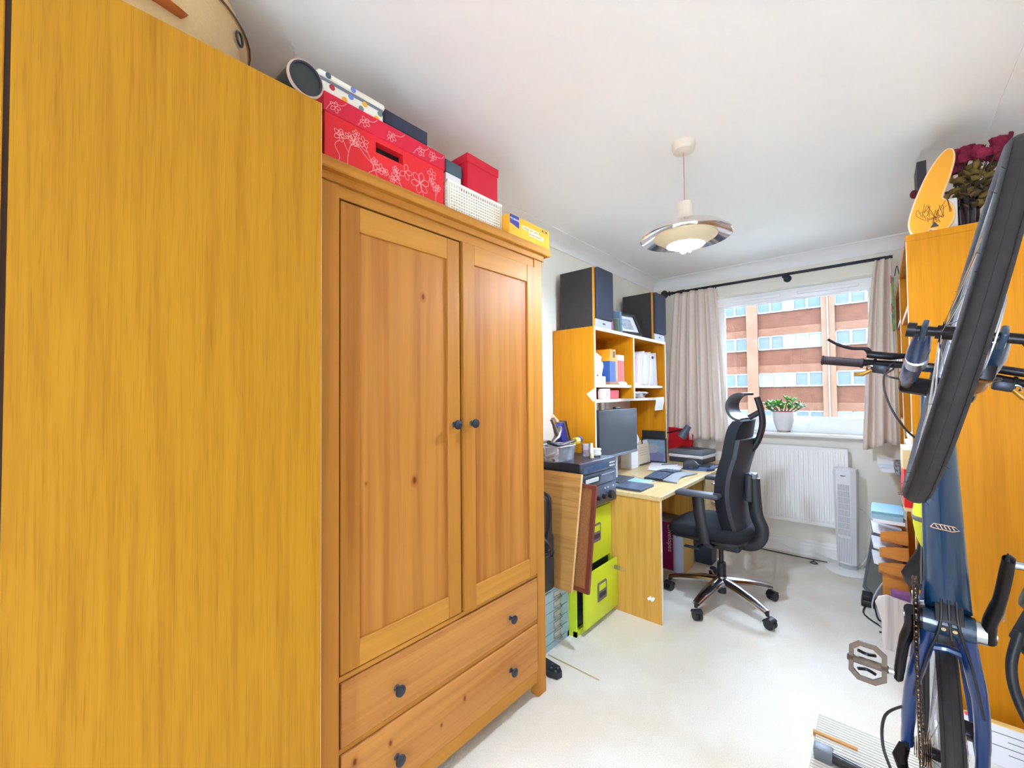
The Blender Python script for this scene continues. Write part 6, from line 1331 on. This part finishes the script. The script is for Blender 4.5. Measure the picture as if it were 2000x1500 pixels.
# chain: links along a loop
def arc(c, r, a0, a1, n=10): return [V((c.x+math.cos(a0+(a1-a0)*i/n)*r, c.y, c.z+math.sin(a0+(a1-a0)*i/n)*r)) for i in range(n+1)]
cr_ = V((0, yr-.003, 0)); cs = V((RH.x, -.034, RH.z))
loop = arc(cr_, .086, math.radians(100), math.radians(-95), 24) + arc(jg, .017, math.radians(-60), math.radians(-200), 6) + arc(jw, .016, math.radians(-20), math.radians(100), 6)[::1] + arc(cs, .033, math.radians(240), math.radians(95), 8)
segs = []; tot = 0
for a, b in zip(loop, loop[1:]+loop[:1]):
    L_ = (b-a).length; k = max(1, round(L_/.0127)); segs += [a+(b-a)*(i/k) for i in range(k)]
cm = bm()
for i, p in enumerate(segs):
    q = segs[(i+1) % len(segs)]; d = q-p
    if d.length < 1e-4: continue
    w_ = .0033 if i % 2 else .0022
    for s in (-1, 1): cm.tube([p-d*.22+V((0, s*w_, 0)), q+d*.22+V((0, s*w_, 0))], .0036, 6, flat=.28, up=(0, 1, 0))
    cm.cyl(p-V((0, .0035, 0)), p+V((0, .0035, 0)), .0026, n=6)
part('chain', cm, M_cass, bk_, kind='stuff', ang=60)
part('front_derailleur', bm().cbox(V((-.03, -.052, .095)), (.09, .016, .022), (0, .5, 0), .004).cyl(V((-.05, -.01, .14)), V((-.05, -.05, .12)), .011), M_bsil, bk_)
# cranks
CA = math.radians(4)
for s, L_ in ((-1, -1), (1, 1)):
    d = V((L_*math.cos(CA), 0, L_*math.sin(CA)*-1))
    y0_ = s*.062; y1_ = s*.083; root = V((0, y0_, 0)); tip = V((d.x*.186, y1_, d.z*.186))
    part('crank_arm', bm().tube(cat_path([root-d*.014, root+d*.03, root+d*.09+V((0, s*.012, 0)), tip, tip+d*.012], 4), [.019]*4+[.0175]*4+[.0155]*4+[.0145]*4+[.012], 12, flat=.68, up=(0, 1, 0)), M_ano, bk_, 'black crank arm')
    part('crank_bolt', bm().cyl(root+V((0, s*.006, 0)), root+V((0, s*.012, 0)), .010, n=14), M_bsil, bk_)
    pc = tip+V((0, s*.062, 0))
    part('pedal_axle', bm().cyl(tip, tip+V((0, s*.03, 0)), .008, n=12), M_bsil, bk_)
    tl = math.radians(-32 if s < 0 else 60); pM = BM @ Matrix.Translation(pc) @ Matrix.Rotation(tl, 4, 'Y')
    o_ = [(-.046, -.018), (-.046, .018), (-.030, .040), (.030, .040), (.046, .018), (.046, -.018), (.030, -.036), (-.030, -.036)]
    cage = MB(pM); n8 = len(o_)
    inn = [(x*.76, y*.74) for x, y in o_]
    vs = [V((x, y, z)) for z in (-.009, .009) for x, y in o_] + [V((x, y, z)) for z in (-.009, .009) for x, y in inn]
    fs = []
    for i in range(n8):
        j = (i+1) % n8; fs += [(i, j, 8+j, 8+i), (16+i, 24+i, 24+j, 16+j), (i, 16+i, 16+j, j), (8+i, 8+j, 24+j, 24+i)]
    cage.add(vs, fs); pdl = part('pedal', cage, M_ped, bk_, 'worn grey cage pedal', smooth=False)
    part('pedal_spindle', MB(pM).box((-.009, -.040, -.009), (.009, .044, .009), .004), M_ped, pdl)
    part('cleat_plate', MB(pM).tube(cat_path([(-.022, -.018, .006), (-.018, .0, .012), (-.022, .018, .006)], 4), .004, 6).tube(cat_path([(.022, -.018, .006), (.018, .0, .012), (.022, .018, .006)], 4), .004, 6), M_ano, pdl)
text_part('crank_text', 'SHIMANO', .0105, BM @ basis((.045, .0795, -.010), (1, 0, 0), (0, .55, 1)), M_bsil, bk_, .0003)
part('kickstand_strap', bm().tube(cat_path([V((-.30, -.066, .05)), V((-.36, -.11, .05)), V((-.44, -.115, .03)), V((-.48, -.09, -.02))], 6), .0035, 6), M_cable, bk_)
# hi-vis cover over the back of the saddle pack
hvb = BM @ V((-.10, 0, .50))
# stand -------------------------------------------------------------
sn = thing('bike_stand', 'black tubular bike stand with grey end caps under the rear wheel', 'bike stand', (.10, 1.75, .011))
part('foot_tube', MB().cyl((-.165, 1.868, .032), (.36, 1.80, .032), .019, n=16), M_blacks, sn)
part('foot_tube', MB().cyl((-.165, 1.40, .032), (.36, 1.40, .032), .019, n=16), M_blacks, sn)
for x, y in ((-.165, 1.868), (.36, 1.80), (-.165, 1.40), (.36, 1.40)): part('end_cap', MB().cbox((x+(-.015 if x < 0 else .015), y, .032), (.055, .044, .042), bev=.005), M_grey, sn)
part('spine_tube', MB().cyl((.21, 1.41, .032), (.21, 1.815, .032), .016, n=16), M_blacks, sn)
part('upright', MB().tube(cat_path([(.21, 1.79, .03), (.16, 1.95, .06), (.095, 2.02, .14), (.095, 2.02, .60)], 6), .016, 12), M_blacks, sn)
part('wheel_hook', MB().tube([(.095, 2.02, .56), (.095, 1.96, .56)], .010, 10), M_blacks, sn)
# dark tool with hose at the right edge ------------------------------
vc_ = thing('floor_pump', 'dark grey moulded pump head with a black hose beside the bike', 'pump', (.30, 1.50, .011))
part('head', MB().tube([(.250, 1.52, .86), (.285, 1.52, .845), (.34, 1.53, .82), (.40, 1.54, .80)], [.045, .062, .065, .055], 16, flat=.7, up=(0, 1, 0)), plain('olive grey plastic', rgb(84, 82, 74), .5), vc_)
part('neck', MB().tube([(.26, 1.52, .80), (.235, 1.52, .745), (.30, 1.53, .63), (.33, 1.53, .50), (.33, 1.53, .03)], [.022, .020, .018, .022, .025], 12), M_black, vc_)
part('foot', MB().box((.27, 1.47, .0115), (.40, 1.59, .03), .006), M_black, vc_)
part('hose', MB().tube(cat_path([(.232, 1.51, .76), (.215, 1.50, .68), (.225, 1.49, .60), (.27, 1.48, .50), (.33, 1.47, .42), (.42, 1.46, .36)], 8), .010, 10), M_black, vc_)
